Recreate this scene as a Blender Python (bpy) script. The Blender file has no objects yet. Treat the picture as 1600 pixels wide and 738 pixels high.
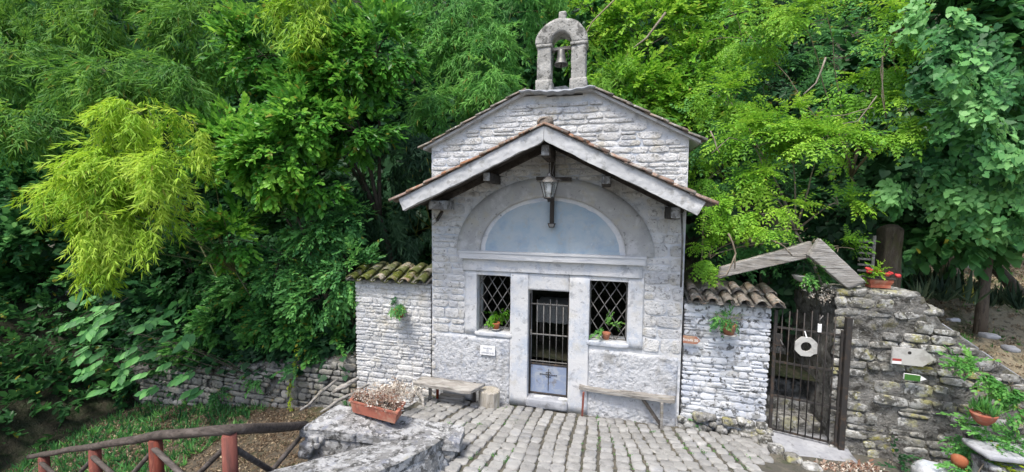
import bpy, bmesh, math, random
import numpy as np
from mathutils import Vector, Matrix, noise
random.seed(7)
rng = np.random.default_rng(7)
S = bpy.context.scene
COL = S.collection
R = math.radians

# ------------------------------------------------------------------ camera, sky, sun, exposure
CAM = np.array([.966, -6.966, 3.733])
YAW, PITCH, ROLL, FPX = R(-13.51), R(-3.62), R(.57), 600.0
FW = np.array([math.sin(YAW)*math.cos(PITCH), math.cos(YAW)*math.cos(PITCH), math.sin(PITCH)])
R0 = np.array([math.cos(YAW), -math.sin(YAW), 0]); U0 = np.cross(R0, FW)
RT = R0*math.cos(ROLL)+U0*math.sin(ROLL); UP = -R0*math.sin(ROLL)+U0*math.cos(ROLL)
cd = bpy.data.cameras.new('camera'); cam = bpy.data.objects.new('camera', cd); COL.objects.link(cam)
m = Matrix(((RT[0], UP[0], -FW[0], CAM[0]), (RT[1], UP[1], -FW[1], CAM[1]), (RT[2], UP[2], -FW[2], CAM[2]), (0, 0, 0, 1)))
cam.matrix_world = m
cd.sensor_width = 36; cd.lens = 36*FPX/1600; cd.clip_start = .05; cd.clip_end = 500
S.camera = cam
SUN_EL, SUN_AZ = R(63), R(200)      # azimuth measured from +y clockwise
w = bpy.data.worlds.new('World'); S.world = w; w.use_nodes = True
nt = w.node_tree; bg = nt.nodes['Background']
sky = nt.nodes.new('ShaderNodeTexSky'); sky.sky_type = 'NISHITA'; sky.sun_disc = False
sky.sun_elevation = SUN_EL; sky.sun_rotation = SUN_AZ
sky.dust_density = 3.0; sky.air_density = 1.0; sky.ozone_density = 1.0
nt.links.new(sky.outputs[0], bg.inputs[0]); bg.inputs[1].default_value = .14
ld = bpy.data.lights.new('sun', 'SUN'); lo = bpy.data.objects.new('sun', ld); COL.objects.link(lo)
ld.energy = 2.0; ld.angle = R(14); ld.color = (1, .95, .87)
sd = Vector((math.sin(SUN_AZ)*math.cos(SUN_EL), math.cos(SUN_AZ)*math.cos(SUN_EL), math.sin(SUN_EL)))
lo.rotation_euler = sd.to_track_quat('Z', 'Y').to_euler()
S.view_settings.view_transform = 'Standard'; S.view_settings.look = 'None'
S.view_settings.exposure = 1.0; S.view_settings.gamma = 1
S.render.engine = 'CYCLES'
S.cycles.max_bounces = 6; S.cycles.transmission_bounces = 3; S.cycles.diffuse_bounces = 5

# ------------------------------------------------------------------ helpers
def at(px, py, x=None, y=None, z=None):
    """world point seen at a pixel of the 1600x738 picture on a given plane"""
    d = FW+RT*(px-800)/FPX+UP*(369-py)/FPX
    t = (x-CAM[0])/d[0] if x is not None else (y-CAM[1])/d[1] if y is not None else (z-CAM[2])/d[2]
    return Vector((CAM+t*d).tolist())

def fit(o, parent):
    if parent is not None:
        o.parent = parent
        o.matrix_parent_inverse = Matrix.Translation(-Vector(parent.get('_w', (0, 0, 0))))
    return o

def link(name, me, parent=None, loc=None, rot=None, scale=None):
    o = bpy.data.objects.new(name, me); COL.objects.link(o)
    if loc is not None: o.location = loc
    if rot is not None: o.rotation_euler = rot
    if scale is not None: o.scale = scale
    return fit(o, parent)

def tag(o, label=None, cat=None, group=None, kind=None):
    if label: o['label'] = label
    if cat: o['category'] = cat
    if group: o['group'] = group
    if kind: o['kind'] = kind
    return o

def thing(name, label, cat, loc, group=None):
    o = bpy.data.objects.new(name, None); COL.objects.link(o)
    o.location = loc; o.empty_display_size = .1; o['_w'] = tuple(loc)
    return tag(o, label, cat, group)

class MB:
    """collects verts and faces for ONE mesh object"""
    def __init__(s): s.v = []; s.f = []
    def add(s, vs, fs):
        n = len(s.v); s.v += [tuple(p) for p in vs]; s.f += [tuple(i+n for i in f) for f in fs]; return s
    def box(s, c, d, rot=None, ch=.006):
        """chamfered box: centre c, full size d"""
        hx, hy, hz = d[0]/2, d[1]/2, d[2]/2
        ch = min(ch, .3*min(hx, hy, hz)*2*.49)
        bm = bmesh.new(); bmesh.ops.create_cube(bm, size=1)
        for v in bm.verts: v.co = Vector((v.co.x*2*hx, v.co.y*2*hy, v.co.z*2*hz))
        if ch > 0: bmesh.ops.bevel(bm, geom=bm.edges[:], offset=ch, segments=1, affect='EDGES')
        M = Matrix.Translation(Vector(c)) @ (rot.to_4x4() if rot is not None else Matrix())
        vs = [M @ v.co for v in bm.verts]; bm.verts.index_update()
        fs = [[v.index for v in f.verts] for f in bm.faces]; bm.free()
        return s.add(vs, fs)
    def bar(s, a, b, wd, th, up=(0, 0, 1), ch=.003):
        a, b = Vector(a), Vector(b); x = (b-a); L = x.length; x.normalize()
        z = Vector(up)-x*x.dot(Vector(up)); z.normalize(); y = z.cross(x)
        M = Matrix((x, y, z)).transposed()
        return s.box((a+b)/2, (L, wd, th), M, ch)
    def tube(s, pts, r, n=8, jit=0, cap=True):
        pts = [Vector(p) for p in pts]; rs = r if hasattr(r, '__len__') else [r]*len(pts)
        vs = []; fs = []; ref = Vector((0.13, .21, 1))
        for i, p in enumerate(pts):
            t = (pts[min(i+1, len(pts)-1)]-pts[max(i-1, 0)]).normalized()
            if abs(t.dot(ref.normalized())) > .95: ref = Vector((1, .1, 0))
            x = t.cross(ref).normalized(); y = t.cross(x)
            for k in range(n):
                a = 2*math.pi*k/n; q = rs[i]*(1+random.uniform(-jit, jit))
                vs.append(p+x*math.cos(a)*q+y*math.sin(a)*q)
        for i in range(len(pts)-1):
            for k in range(n):
                fs.append((i*n+k, i*n+(k+1) % n, (i+1)*n+(k+1) % n, (i+1)*n+k))
        if cap: fs += [tuple(range(n-1, -1, -1)), tuple((len(pts)-1)*n+k for k in range(n))]
        return s.add(vs, fs)
    def lathe(s, prof, c, n=16, sx=1, sy=1):
        vs = []; fs = []
        for r, z in prof:
            for k in range(n):
                a = 2*math.pi*k/n; vs.append((c[0]+r*math.cos(a)*sx, c[1]+r*math.sin(a)*sy, c[2]+z))
        for i in range(len(prof)-1):
            for k in range(n): fs.append((i*n+k, i*n+(k+1) % n, (i+1)*n+(k+1) % n, (i+1)*n+k))
        fs += [tuple(range(n-1, -1, -1)), tuple((len(prof)-1)*n+k for k in range(n))]
        return s.add(vs, fs)
    def prism(s, poly, y0, y1):
        """poly in (x,z) extruded from y0 (front) to y1"""
        n = len(poly)
        vs = [(p[0], y0, p[1]) for p in poly]+[(p[0], y1, p[1]) for p in poly]
        fs = [tuple(range(n)), tuple(range(2*n-1, n-1, -1))]+[(i, i+n, (i+1) % n+n, (i+1) % n) for i in range(n)]
        return s.add(vs, fs)
    def mesh(s, name, mat, smooth=False):
        me = bpy.data.meshes.new(name); me.from_pydata([tuple(v) for v in s.v], [], s.f)
        bm = bmesh.new(); bm.from_mesh(me); bmesh.ops.recalc_face_normals(bm, faces=bm.faces[:]); bm.to_mesh(me); bm.free()
        if mat: me.materials.append(mat)
        if smooth:
            me.polygons.foreach_set('use_smooth', [True]*len(me.polygons))
        me.update(); return me
    def obj(s, name, mat, parent=None, smooth=False): return link(name, s.mesh(name, mat, smooth), parent)

def fbm(p, o=4, lac=2.0):
    return noise.fractal(Vector(p), 1.0, lac, o)

_cube = {}
def cubegrid(n):
    if n not in _cube:
        bm = bmesh.new(); bmesh.ops.create_cube(bm, size=2)
        bmesh.ops.subdivide_edges(bm, edges=bm.edges[:], cuts=n, use_grid_fill=True)
        bm.verts.index_update()
        _cube[n] = ([v.co.copy() for v in bm.verts], [[v.index for v in f.verts] for f in bm.faces]); bm.free()
    return _cube[n]

def rock(mb, c, d, n=6, rough=.02, rnd=.25, fr=3.0, rot=None, seed=0, warp=None):
    """irregular block: rounded box with noise"""
    V, F = cubegrid(n); out = []
    for p in V:
        q = Vector(p); s_ = Vector((q.x*math.sqrt(max(0, 1-q.y*q.y/2-q.z*q.z/2+q.y*q.y*q.z*q.z/3)),
                                    q.y*math.sqrt(max(0, 1-q.z*q.z/2-q.x*q.x/2+q.z*q.z*q.x*q.x/3)),
                                    q.z*math.sqrt(max(0, 1-q.x*q.x/2-q.y*q.y/2+q.x*q.x*q.y*q.y/3))))
        q = q*(1-rnd)+s_*rnd
        w_ = Vector((q.x*d[0]/2, q.y*d[1]/2, q.z*d[2]/2))
        if rot is not None: w_ = rot @ w_
        w_ = w_+Vector(c)
        if warp: w_ = warp(w_)
        k = noise.noise_vector(w_*fr+Vector((seed, 0, 0)))*rough+noise.noise_vector(w_*fr*3.1+Vector((seed, 5, 0)))*rough*.45
        out.append(w_+k)
    return mb.add(out, F)

# ------------------------------------------------------------------ materials
def newmat(name):
    mt = bpy.data.materials.new(name); mt.use_nodes = True
    n = mt.node_tree.nodes; b = n['Principled BSDF']; return mt, mt.node_tree, b
def nd(nt, t, **kw):
    n = nt.nodes.new(t)
    for k, v in kw.items():
        if isinstance(k, str) and hasattr(n, k): setattr(n, k, v)
    return n
def noisen(nt, vec, scale, detail=6, rough=.6, dist=0):
    n = nt.nodes.new('ShaderNodeTexNoise'); n.inputs['Scale'].default_value = scale; n.inputs['Detail'].default_value = detail
    n.inputs['Roughness'].default_value = rough; n.inputs['Distortion'].default_value = dist
    nt.links.new(vec, n.inputs['Vector']); return n.outputs['Fac']
def ramp(nt, fac, a, b, lo=0., hi=1.):
    n = nt.nodes.new('ShaderNodeMapRange'); n.inputs[1].default_value = a; n.inputs[2].default_value = b
    n.inputs[3].default_value = lo; n.inputs[4].default_value = hi; n.clamp = True
    nt.links.new(fac, n.inputs[0]); return n.outputs[0]
def mixc(nt, fac, a, b):
    n = nt.nodes.new('ShaderNodeMix'); n.data_type = 'RGBA'
    for sock, v in ((n.inputs[6], a), (n.inputs[7], b)):
        if isinstance(v, (tuple, list)): sock.default_value = (v[0], v[1], v[2], 1)
        else: nt.links.new(v, sock)
    if isinstance(fac, (int, float)): n.inputs[0].default_value = fac
    else: nt.links.new(fac, n.inputs[0])
    return n.outputs[2]
def mth(nt, op, a, b=None):
    n = nt.nodes.new('ShaderNodeMath'); n.operation = op
    for i, v in enumerate((a, b)):
        if v is None: continue
        if isinstance(v, (int, float)): n.inputs[i].default_value = v
        else: nt.links.new(v, n.inputs[i])
    return n.outputs[0]

def surface(name, base, layers=(), rough=.85, bump=((12, .4, .02),), objrand=.12, vec='pos', stretch=None, metal=0, spec=.3):
    """base colour plus patches: layers = (colour, noise scale, threshold low, threshold high, amount[, seed])"""
    mt, nt, b = newmat(name)
    if vec == 'pos': v = nt.nodes.new('ShaderNodeNewGeometry').outputs['Position']
    else: v = nt.nodes.new('ShaderNodeTexCoord').outputs['Object']
    if stretch:
        mp = nt.nodes.new('ShaderNodeMapping'); mp.inputs['Scale'].default_value = stretch; nt.links.new(v, mp.inputs[0]); v = mp.outputs[0]
    c = base
    for i, L in enumerate(layers):
        mp = nt.nodes.new('ShaderNodeMapping'); mp.inputs['Location'].default_value = (i*7.3, i*3.1, (L[5] if len(L) > 5 else 0)+i*1.7)
        nt.links.new(v, mp.inputs[0])
        f = noisen(nt, mp.outputs[0], L[1], 8, .65, .3)
        f = ramp(nt, f, L[2], L[3], 0, L[4])
        c = mixc(nt, f, c, L[0])
    if objrand:
        oi = nt.nodes.new('ShaderNodeObjectInfo').outputs['Random']
        hs = nt.nodes.new('ShaderNodeHueSaturation')
        if isinstance(c, tuple): hs.inputs['Color'].default_value = (*c, 1)
        else: nt.links.new(c, hs.inputs['Color'])
        nt.links.new(ramp(nt, oi, 0, 1, 1-objrand, 1+objrand), hs.inputs['Value'])
        nt.links.new(ramp(nt, mth(nt, 'FRACT', mth(nt, 'MULTIPLY', oi, 7.7)), 0, 1, 1-objrand*1.5, 1+objrand*1.5), hs.inputs['Saturation'])
        c = hs.outputs[0]
    if isinstance(c, tuple): b.inputs['Base Color'].default_value = (*c, 1)
    else: nt.links.new(c, b.inputs['Base Color'])
    b.inputs['Roughness'].default_value = rough; b.inputs['Metallic'].default_value = metal
    b.inputs['Specular IOR Level'].default_value = spec
    h = None
    for sc, st, ds in bump:
        f = noisen(nt, v, sc, 9, .65)
        bn = nt.nodes.new('ShaderNodeBump'); bn.inputs['Strength'].default_value = st; bn.inputs['Distance'].default_value = ds
        nt.links.new(f, bn.inputs['Height'])
        if h: nt.links.new(h, bn.inputs['Normal'])
        h = bn.outputs[0]
    if h: nt.links.new(h, b.inputs['Normal'])
    return mt

WB = (.56, .575, .61)
M = {}
M['plaster'] = surface('whitewashed_plaster', (.58, .585, .59), [((.41, .46, .54), 1.8, .46, .62, .8), ((.60, .60, .60), 3.5, .5, .60, .8), ((.27, .28, .30), 5, .55, .64, .65), ((.46, .43, .36), 2.2, .57, .67, .45), ((.14, .14, .14), 18, .62, .68, .7), ((.65, .65, .65), 30, .58, .64, .7)], bump=((5, .5, .03), (30, .5, .012), (90, .3, .004)), objrand=0)
M['stone_white'] = surface('whitewashed_stone', (.64, .635, .62), [((.48, .50, .54), 2.2, .46, .62, .7), ((.47, .43, .34), 3.0, .53, .64, .6), ((.63, .63, .63), 5, .52, .60, .6), ((.20, .20, .19), 8, .57, .65, .7), ((.07, .07, .065), 22, .60, .65, .8)], bump=((8, .9, .05), (24, .9, .03), (90, .6, .008)), objrand=.13)
M['stone_wall_r'] = surface('weathered_whitewashed_stone', (.62, .635, .655), [((.42, .46, .55), 2.0, .46, .62, .6), ((.5, .47, .4), 3.3, .56, .66, .5), ((.22, .22, .21), 5, .54, .62, .75), ((.05, .05, .045), 11, .565, .61, .85)], bump=((9, .8, .035), (40, .7, .014)), objrand=.12)
M['mortar'] = surface('whitewashed_mortar', (.48, .49, .51), [((.34, .36, .41), 3, .45, .62, .7), ((.2, .19, .17), 9, .55, .66, .6), ((.08, .08, .07), 25, .6, .68, .7)], bump=((14, .8, .03), (60, .6, .012)), objrand=0)
M['arch'] = surface('grey_arch_plaster', (.40, .40, .39), [((.31, .31, .31), 2.2, .45, .62, .7), ((.52, .52, .52), 2.6, .52, .62, .75), ((.42, .38, .27), 3, .58, .66, .4), ((.11, .11, .11), 16, .60, .66, .7)], bump=((6, .4, .02), (40, .4, .008)), objrand=0)
M['blue'] = surface('pale_blue_paint', (.32, .405, .475), [((.40, .45, .48), 2.0, .42, .58, .9), ((.25, .33, .43), 3.0, .52, .66, .7), ((.36, .38, .38), 8, .55, .65, .6), ((.52, .54, .54), 17, .64, .68, .6)], bump=((20, .25, .006), (80, .3, .003)), objrand=0)
M['rough'] = surface('roughcast', (.55, .56, .575), [((.62, .63, .65), 6, .48, .6, .7), ((.30, .34, .42), 3, .52, .68, .7), ((.13, .13, .13), 14, .58, .65, .7), ((.27, .26, .24), 2.0, .56, .66, .7)], bump=((28, 1.0, .03), (80, .8, .015)), objrand=0)
M['cornice'] = surface('painted_cornice', (.55, .56, .57), [((.36, .39, .45), 5, .5, .64, .7), ((.12, .12, .12), 9, .62, .68, .8)], stretch=(.25, 2, 3), bump=((12, .6, .02),), objrand=0)
M['verge'] = surface('grey_mortar_verge', (.47, .48, .49), [((.54, .55, .55), 3, .5, .62, .7), ((.26, .26, .25), 6, .53, .63, .75), ((.5, .4, .28), 5, .64, .7, .4), ((.1, .1, .1), 20, .64, .7, .6)], bump=((8, .5, .02), (50, .4, .008)), objrand=0)
M['tile'] = surface('terracotta_tile', (.26, .145, .095), [((.19, .14, .11), 5, .45, .6, .7), ((.30, .28, .24), 9, .5, .58, .85), ((.05, .048, .042), 7, .54, .62, .9), ((.45, .44, .40), 22, .6, .64, .8)], bump=((20, .6, .012), (70, .5, .005)), objrand=.22)
M['tile_grey'] = surface('lichen_grey_tile', (.24, .19, .15), [((.22, .21, .19), 6, .4, .55, .8), ((.07, .07, .06), 9, .5, .6, .85), ((.48, .48, .44), 15, .57, .63, .85), ((.34, .17, .09), 4, .6, .68, .6)], bump=((16, .8, .02), (70, .5, .006)), objrand=.25)
M['tile_moss'] = surface('mossy_tile', (.30, .23, .17), [((.34, .32, .27), 9, .45, .55, .8), ((.085, .10, .022), 4, .38, .48, .97), ((.045, .06, .015), 12, .52, .6, .7), ((.5, .5, .46), 12, .62, .66, .8)], bump=((14, 1.0, .03), (80, .6, .008)), objrand=.2)
M['wood_dark'] = surface('dark_old_wood', (.055, .048, .042), [((.11, .10, .09), 6, .5, .65, .7), ((.02, .018, .016), 9, .5, .65, .7)], stretch=(1, 1, 1), bump=((30, .5, .01),), objrand=.2)
M['wood_grey'] = surface('weathered_grey_wood', (.27, .255, .235), [((.40, .39, .37), 7, .48, .6, .8), ((.10, .095, .085), 10, .52, .62, .8), ((.25, .22, .13), 2, .58, .68, .5)], stretch=(.35, 1.6, 3.5), bump=((18, .9, .02), (60, .6, .006)), objrand=.15)
M['wood_cut'] = surface('cut_log_wood', (.36, .33, .28), [((.48, .46, .42), 8, .48, .6, .8), ((.13, .12, .10), 10, .55, .64, .8), ((.27, .24, .12), 3, .5, .64, .5)], stretch=(3, 3, .5), bump=((16, .8, .02),), objrand=.1)
M['wood_paint'] = surface('limewashed_beam', (.40, .41, .42), [((.16, .155, .15), 6, .46, .58, .9), ((.06, .055, .05), 13, .54, .64, .8)], bump=((18, .7, .015),), objrand=.1)
M['bark'] = surface('dark_bark', (.075, .062, .048), [((.13, .115, .095), 8, .5, .64, .7), ((.03, .026, .022), 12, .5, .62, .7), ((.07, .08, .03), 3, .55, .66, .5)], stretch=(2, 2, .5), bump=((14, 1, .03),), objrand=.15)
M['bark_grey'] = surface('grey_brown_bark', (.15, .125, .10), [((.24, .22, .18), 8, .5, .64, .7), ((.06, .05, .045), 12, .5, .62, .7)], stretch=(2, 2, .5), bump=((14, 1, .03),), objrand=.15)
M['twig'] = surface('pale_twig', (.20, .165, .12), [((.32, .29, .24), 9, .5, .64, .7)], bump=((30, .5, .006),), objrand=.15)
M['cane'] = surface('bamboo_cane', (.12, .14, .05), [((.2, .19, .09), 5, .5, .64, .7)], bump=(), objrand=.2, rough=.5)
M['post_red'] = surface('red_stained_post', (.19, .052, .035), [((.09, .035, .028), 6, .48, .62, .8), ((.28, .12, .08), 12, .58, .66, .6)], stretch=(2, 2, .4), bump=((20, .7, .012),), objrand=.12)
M['rail'] = surface('grey_brown_log', (.085, .072, .064), [((.15, .13, .12), 7, .5, .62, .7), ((.035, .03, .027), 12, .5, .62, .7)], stretch=(.5, 2, 2), bump=((18, .8, .015),), objrand=.15)
M['parapet'] = surface('lichen_parapet_stone', (.24, .24, .235), [((.46, .465, .47), 5, .46, .53, .9), ((.18, .20, .26), 2.5, .54, .64, .7), ((.075, .075, .07), 9, .51, .58, .88), ((.58, .58, .57), 22, .57, .62, .8), ((.3, .28, .18), 4, .64, .7, .4)], bump=((7, 1, .05), (26, .9, .02), (80, .6, .006)), objrand=.06)
M['parapet_flat'] = M['parapet']
M['cobble'] = surface('grey_cobble', (.29, .287, .275), [((.37, .367, .355), 4, .48, .62, .8), ((.19, .19, .185), 11, .53, .64, .7), ((.30, .32, .36), 2.5, .55, .68, .4), ((.1, .1, .09), 28, .62, .68, .6)], bump=((16, .7, .015), (70, .5, .005)), objrand=.16, rough=.75)
M['joint'] = surface('dirty_joint', (.10, .095, .08), [((.17, .155, .12), 5, .45, .62, .8), ((.045, .06, .025), 4, .56, .64, .8), ((.04, .038, .03), 20, .55, .65, .7)], bump=((30, .8, .02),), objrand=0)
M['stone_grey'] = surface('retaining_stone', (.24, .235, .215), [((.30, .29, .27), 5, .5, .60, .8), ((.30, .24, .13), 3, .56, .66, .6), ((.10, .10, .09), 9, .5, .62, .7), ((.07, .09, .03), 5, .6, .68, .5)], bump=((14, .8, .025), (60, .6, .008)), objrand=.28)
M['stone_moss'] = surface('lichen_rubble', (.23, .225, .205), [((.46, .46, .44), 5, .50, .57, .9), ((.32, .30, .10), 4, .54, .62, .7), ((.065, .063, .055), 7, .5, .58, .92), ((.52, .52, .50), 17, .58, .63, .8)], bump=((9, 1, .045), (40, .8, .015)), objrand=.22)
M['mortar_dark'] = surface('dark_rubble_mortar', (.19, .185, .17), [((.28, .275, .26), 6, .48, .6, .85), ((.055, .052, .045), 8, .5, .6, .9), ((.16, .15, .06), 3, .56, .66, .6), ((.42, .42, .4), 16, .58, .63, .7)], bump=((10, 1, .05), (40, .9, .02)), objrand=0)
M['slab'] = surface('blue_grey_slab', (.30, .31, .335), [((.40, .41, .43), 4, .48, .62, .8), ((.16, .16, .16), 8, .55, .65, .7), ((.2, .19, .1), 5, .6, .7, .6)], bump=((12, .7, .02), (60, .5, .006)), objrand=.1)
M['iron'] = surface('dark_wrought_iron', (.045, .042, .04), [((.10, .07, .05), 12, .52, .64, .8)], bump=((60, .4, .003),), rough=.6, metal=.3, objrand=.1)
M['iron_grey'] = surface('grey_painted_iron', (.20, .195, .185), [((.10, .09, .08), 14, .5, .62, .8)], bump=((60, .4, .003),), rough=.5, metal=.3, objrand=.1)
M['door_blue'] = surface('worn_blue_door_paint', (.22, .27, .38), [((.33, .36, .40), 5, .46, .58, .9), ((.16, .15, .14), 6, .58, .66, .8), ((.36, .35, .33), 25, .62, .67, .7)], bump=((30, .4, .006),), rough=.55, objrand=0)
M['terracotta'] = surface('terracotta_pot', (.34, .13, .075), [((.42, .22, .14), 9, .5, .62, .7), ((.16, .08, .05), 8, .56, .66, .6)], bump=((40, .3, .004),), objrand=.1)
M['planter'] = surface('old_terracotta_trough', (.36, .12, .08), [((.40, .24, .17), 7, .5, .62, .7), ((.17, .08, .06), 6, .54, .66, .6)], bump=((30, .4, .006),), objrand=.05)
M['soil'] = surface('soil', (.05, .038, .028), [((.09, .07, .05), 14, .5, .6, .8)], bump=((30, 1, .02),), objrand=0)
M['white_paint'] = surface('off_white_board', (.46, .455, .43), [((.33, .32, .30), 8, .48, .60, .8), ((.2, .19, .18), 10, .66, .72, .6)], bump=((20, .3, .005),), objrand=.06)
M['white'] = surface('white_paint', (.78, .78, .78), [((.6, .6, .6), 8, .55, .66, .4)], bump=(), objrand=0)
M['red_paint'] = surface('red_paint', (.33, .06, .05), bump=(), objrand=0)
M['green_paint'] = surface('green_paint', (.05, .16, .03), [((.10, .22, .07), 14, .5, .6, .6)], bump=(), objrand=0)
M['sign_wood'] = surface('reddish_sign_wood', (.34, .15, .10), [((.45, .33, .22), 9, .48, .6, .8)], bump=((30, .4, .004),), objrand=0)
M['grey_ink'] = surface('grey_ink', (.25, .27, .31), bump=(), objrand=0)
M['bell'] = surface('dull_bronze', (.13, .13, .125), [((.22, .22, .21), 9, .5, .64, .7)], bump=((30, .4, .004),), rough=.5, metal=.5, objrand=0)
M['belfry'] = surface('lichen_belfry_stone', (.33, .325, .305), [((.45, .445, .42), 5, .48, .6, .85), ((.12, .12, .11), 6, .53, .62, .9), ((.06, .06, .055), 22, .57, .63, .85)], bump=((8, .9, .035), (40, .8, .012)), objrand=0)
M['zinc'] = surface('grey_flashing', (.33, .35, .38), [((.2, .2, .2), 6, .55, .66, .7)], bump=((20, .4, .01),), objrand=0)
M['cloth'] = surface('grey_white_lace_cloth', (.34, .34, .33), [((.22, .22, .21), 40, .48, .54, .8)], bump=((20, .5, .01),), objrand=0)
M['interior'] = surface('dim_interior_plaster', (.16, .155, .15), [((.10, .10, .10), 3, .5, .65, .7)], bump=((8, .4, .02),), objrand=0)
M['litter'] = surface('leaf_litter_ground', (.11, .092, .068), [((.06, .075, .025), 1.1, .50, .60, .9), ((.22, .16, .10), 16, .53, .60, .85), ((.05, .04, .03), 9, .52, .62, .7), ((.26, .11, .06), 30, .62, .66, .8)], bump=((24, 1, .05), (90, .8, .01)), objrand=0)
M['terrace'] = surface('terrace_ground', (.33, .28, .19), [((.08, .10, .03), .9, .50, .58, .9), ((.30, .24, .16), 18, .52, .60, .85), ((.08, .065, .045), 9, .53, .62, .7), ((.33, .33, .31), 3.2, .64, .68, .6)], bump=((22, 1, .05), (90, .8, .01)), objrand=0)
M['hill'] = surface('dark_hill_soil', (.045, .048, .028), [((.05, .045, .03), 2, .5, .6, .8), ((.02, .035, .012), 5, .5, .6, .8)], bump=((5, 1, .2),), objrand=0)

def glassmat():
    mt, nt, b = newmat('lantern_glass')
    b.inputs['Base Color'].default_value = (.7, .75, .75, 1); b.inputs['Roughness'].default_value = .08
    b.inputs['Alpha'].default_value = .22
    return mt
M['glass'] = glassmat()
def petalmat(name, c):
    return surface(name, c, bump=(), objrand=0, rough=.6)
M['petal_red'] = petalmat('red_petal', (.50, .05, .05)); M['petal_white'] = petalmat('white_petal', (.75, .75, .72))
L_ = None
M['petal_dry'] = petalmat('dry_petal', (.42, .35, .28))

def leafmat(name, dark, mid, light, gloss=.45, trans=.38):
    """colour by the leaf's own tone (young shoots paler), thin translucent blade"""
    mt, nt, b = newmat(name); out = nt.nodes['Material Output']
    a = nt.nodes.new('ShaderNodeAttribute'); a.attribute_name = 'tone'
    cr = nt.nodes.new('ShaderNodeValToRGB'); nt.links.new(a.outputs['Fac'], cr.inputs[0])
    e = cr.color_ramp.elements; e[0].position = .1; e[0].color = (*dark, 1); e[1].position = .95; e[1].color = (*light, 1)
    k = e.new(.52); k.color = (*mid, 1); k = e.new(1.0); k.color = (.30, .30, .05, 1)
    nt.links.new(cr.outputs[0], b.inputs['Base Color']); b.inputs['Roughness'].default_value = gloss
    b.inputs['Specular IOR Level'].default_value = .22
    tr = nt.nodes.new('ShaderNodeBsdfTranslucent')
    hs = nt.nodes.new('ShaderNodeHueSaturation'); hs.inputs['Value'].default_value = 1.25; hs.inputs['Hue'].default_value = .485
    nt.links.new(cr.outputs[0], hs.inputs['Color']); nt.links.new(hs.outputs[0], tr.inputs[0])
    mx = nt.nodes.new('ShaderNodeMixShader'); mx.inputs[0].default_value = trans
    nt.links.new(b.outputs[0], mx.inputs[1]); nt.links.new(tr.outputs[0], mx.inputs[2]); nt.links.new(mx.outputs[0], out.inputs[0])
    return mt
L = {}
L['bamboo_bright'] = leafmat('bright_bamboo_leaf', (.13, .31, .02), (.31, .53, .04), (.48, .66, .09), .5)
L['bamboo'] = leafmat('bamboo_leaf', (.030, .11, .022), (.085, .25, .04), (.22, .44, .06), .5)
L['bamboo_pale'] = leafmat('pale_bamboo_leaf', (0.037, 0.149, 0.036), (0.093, 0.297, 0.057), (0.224, 0.499, 0.107), .5)
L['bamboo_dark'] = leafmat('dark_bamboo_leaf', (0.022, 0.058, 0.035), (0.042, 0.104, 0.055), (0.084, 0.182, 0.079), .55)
L['laurel'] = leafmat('laurel_leaf', (0.040, 0.145, 0.028), (0.100, 0.319, 0.042), (0.293, 0.580, 0.079), .35)
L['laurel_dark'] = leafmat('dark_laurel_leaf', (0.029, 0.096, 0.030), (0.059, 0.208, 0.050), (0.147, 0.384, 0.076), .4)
L['bush'] = leafmat('bush_leaf', (0.032, 0.112, 0.046), (0.081, 0.256, 0.076), (0.177, 0.448, 0.106), .45)
L['acacia'] = leafmat('bright_pinnate_leaf', (0.071, 0.209, 0.022), (0.172, 0.396, 0.034), (0.334, 0.572, 0.061), .45)
L['lime'] = leafmat('lime_green_leaf', (0.066, 0.216, 0.021), (0.166, 0.396, 0.033), (0.331, 0.564, 0.066), .45)
L['ivy'] = leafmat('ivy_leaf', (0.031, 0.115, 0.040), (0.087, 0.270, 0.082), (0.224, 0.486, 0.158), .45)
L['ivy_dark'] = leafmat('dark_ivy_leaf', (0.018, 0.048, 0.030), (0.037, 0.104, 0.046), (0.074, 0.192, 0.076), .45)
L['elder'] = leafmat('broad_leaf', (0.062, 0.195, 0.062), (0.103, 0.300, 0.090), (0.166, 0.420, 0.118), .5, .25)
L['blade'] = leafmat('blade_leaf', (0.033, 0.066, 0.043), (0.077, 0.132, 0.074), (0.221, 0.264, 0.156), .5)
L['fern'] = leafmat('fern_leaf', (0.051, 0.165, 0.047), (0.101, 0.308, 0.068), (0.202, 0.440, 0.102), .45)
L['dry'] = leafmat('dry_stems', (.22, .12, .08), (.42, .34, .27), (.72, .68, .60), .8, .1)
L['fallen'] = leafmat('fallen_leaf', (.08, .05, .03), (.20, .145, .095), (.40, .32, .21), .7, .1)
L['yellowgreen'] = leafmat('yellow_green_leaf', (.16, .28, .01), (.30, .42, .02), (.45, .55, .05), .45)

# ------------------------------------------------------------------ leaves
def LT(vs, fs): return np.array(vs, float), fs
LEAF = {
 'blade': LT([(0, 0, 0), (.35, -.07, .015), (1, 0, -.12), (.35, .07, .015)], [(0, 1, 2), (0, 2, 3)]),
 'oval': LT([(0, 0, 0), (.28, -.23, .05), (.72, -.21, .02), (1, 0, -.10), (.72, .21, .02), (.28, .23, .05)], [(0, 1, 2, 3), (0, 3, 4, 5)]),
 'leaflet': LT([(0, 0, 0), (.3, -.19, .03), (.68, -.16, 0), (1, 0, -.08), (.68, .16, 0), (.3, .19, .03)], [(0, 1, 2, 3), (0, 3, 4, 5)]),
 'heart': LT([(0, 0, 0), (-.10, -.24, .03), (.12, -.40, .03), (.45, -.33, 0), (.95, 0, -.10), (.45, .33, 0), (.12, .40, .03), (-.10, .24, .03)], [(0, 1, 2), (0, 2, 3), (0, 3, 4), (0, 4, 5), (0, 5, 6), (0, 6, 7)]),
}
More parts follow.
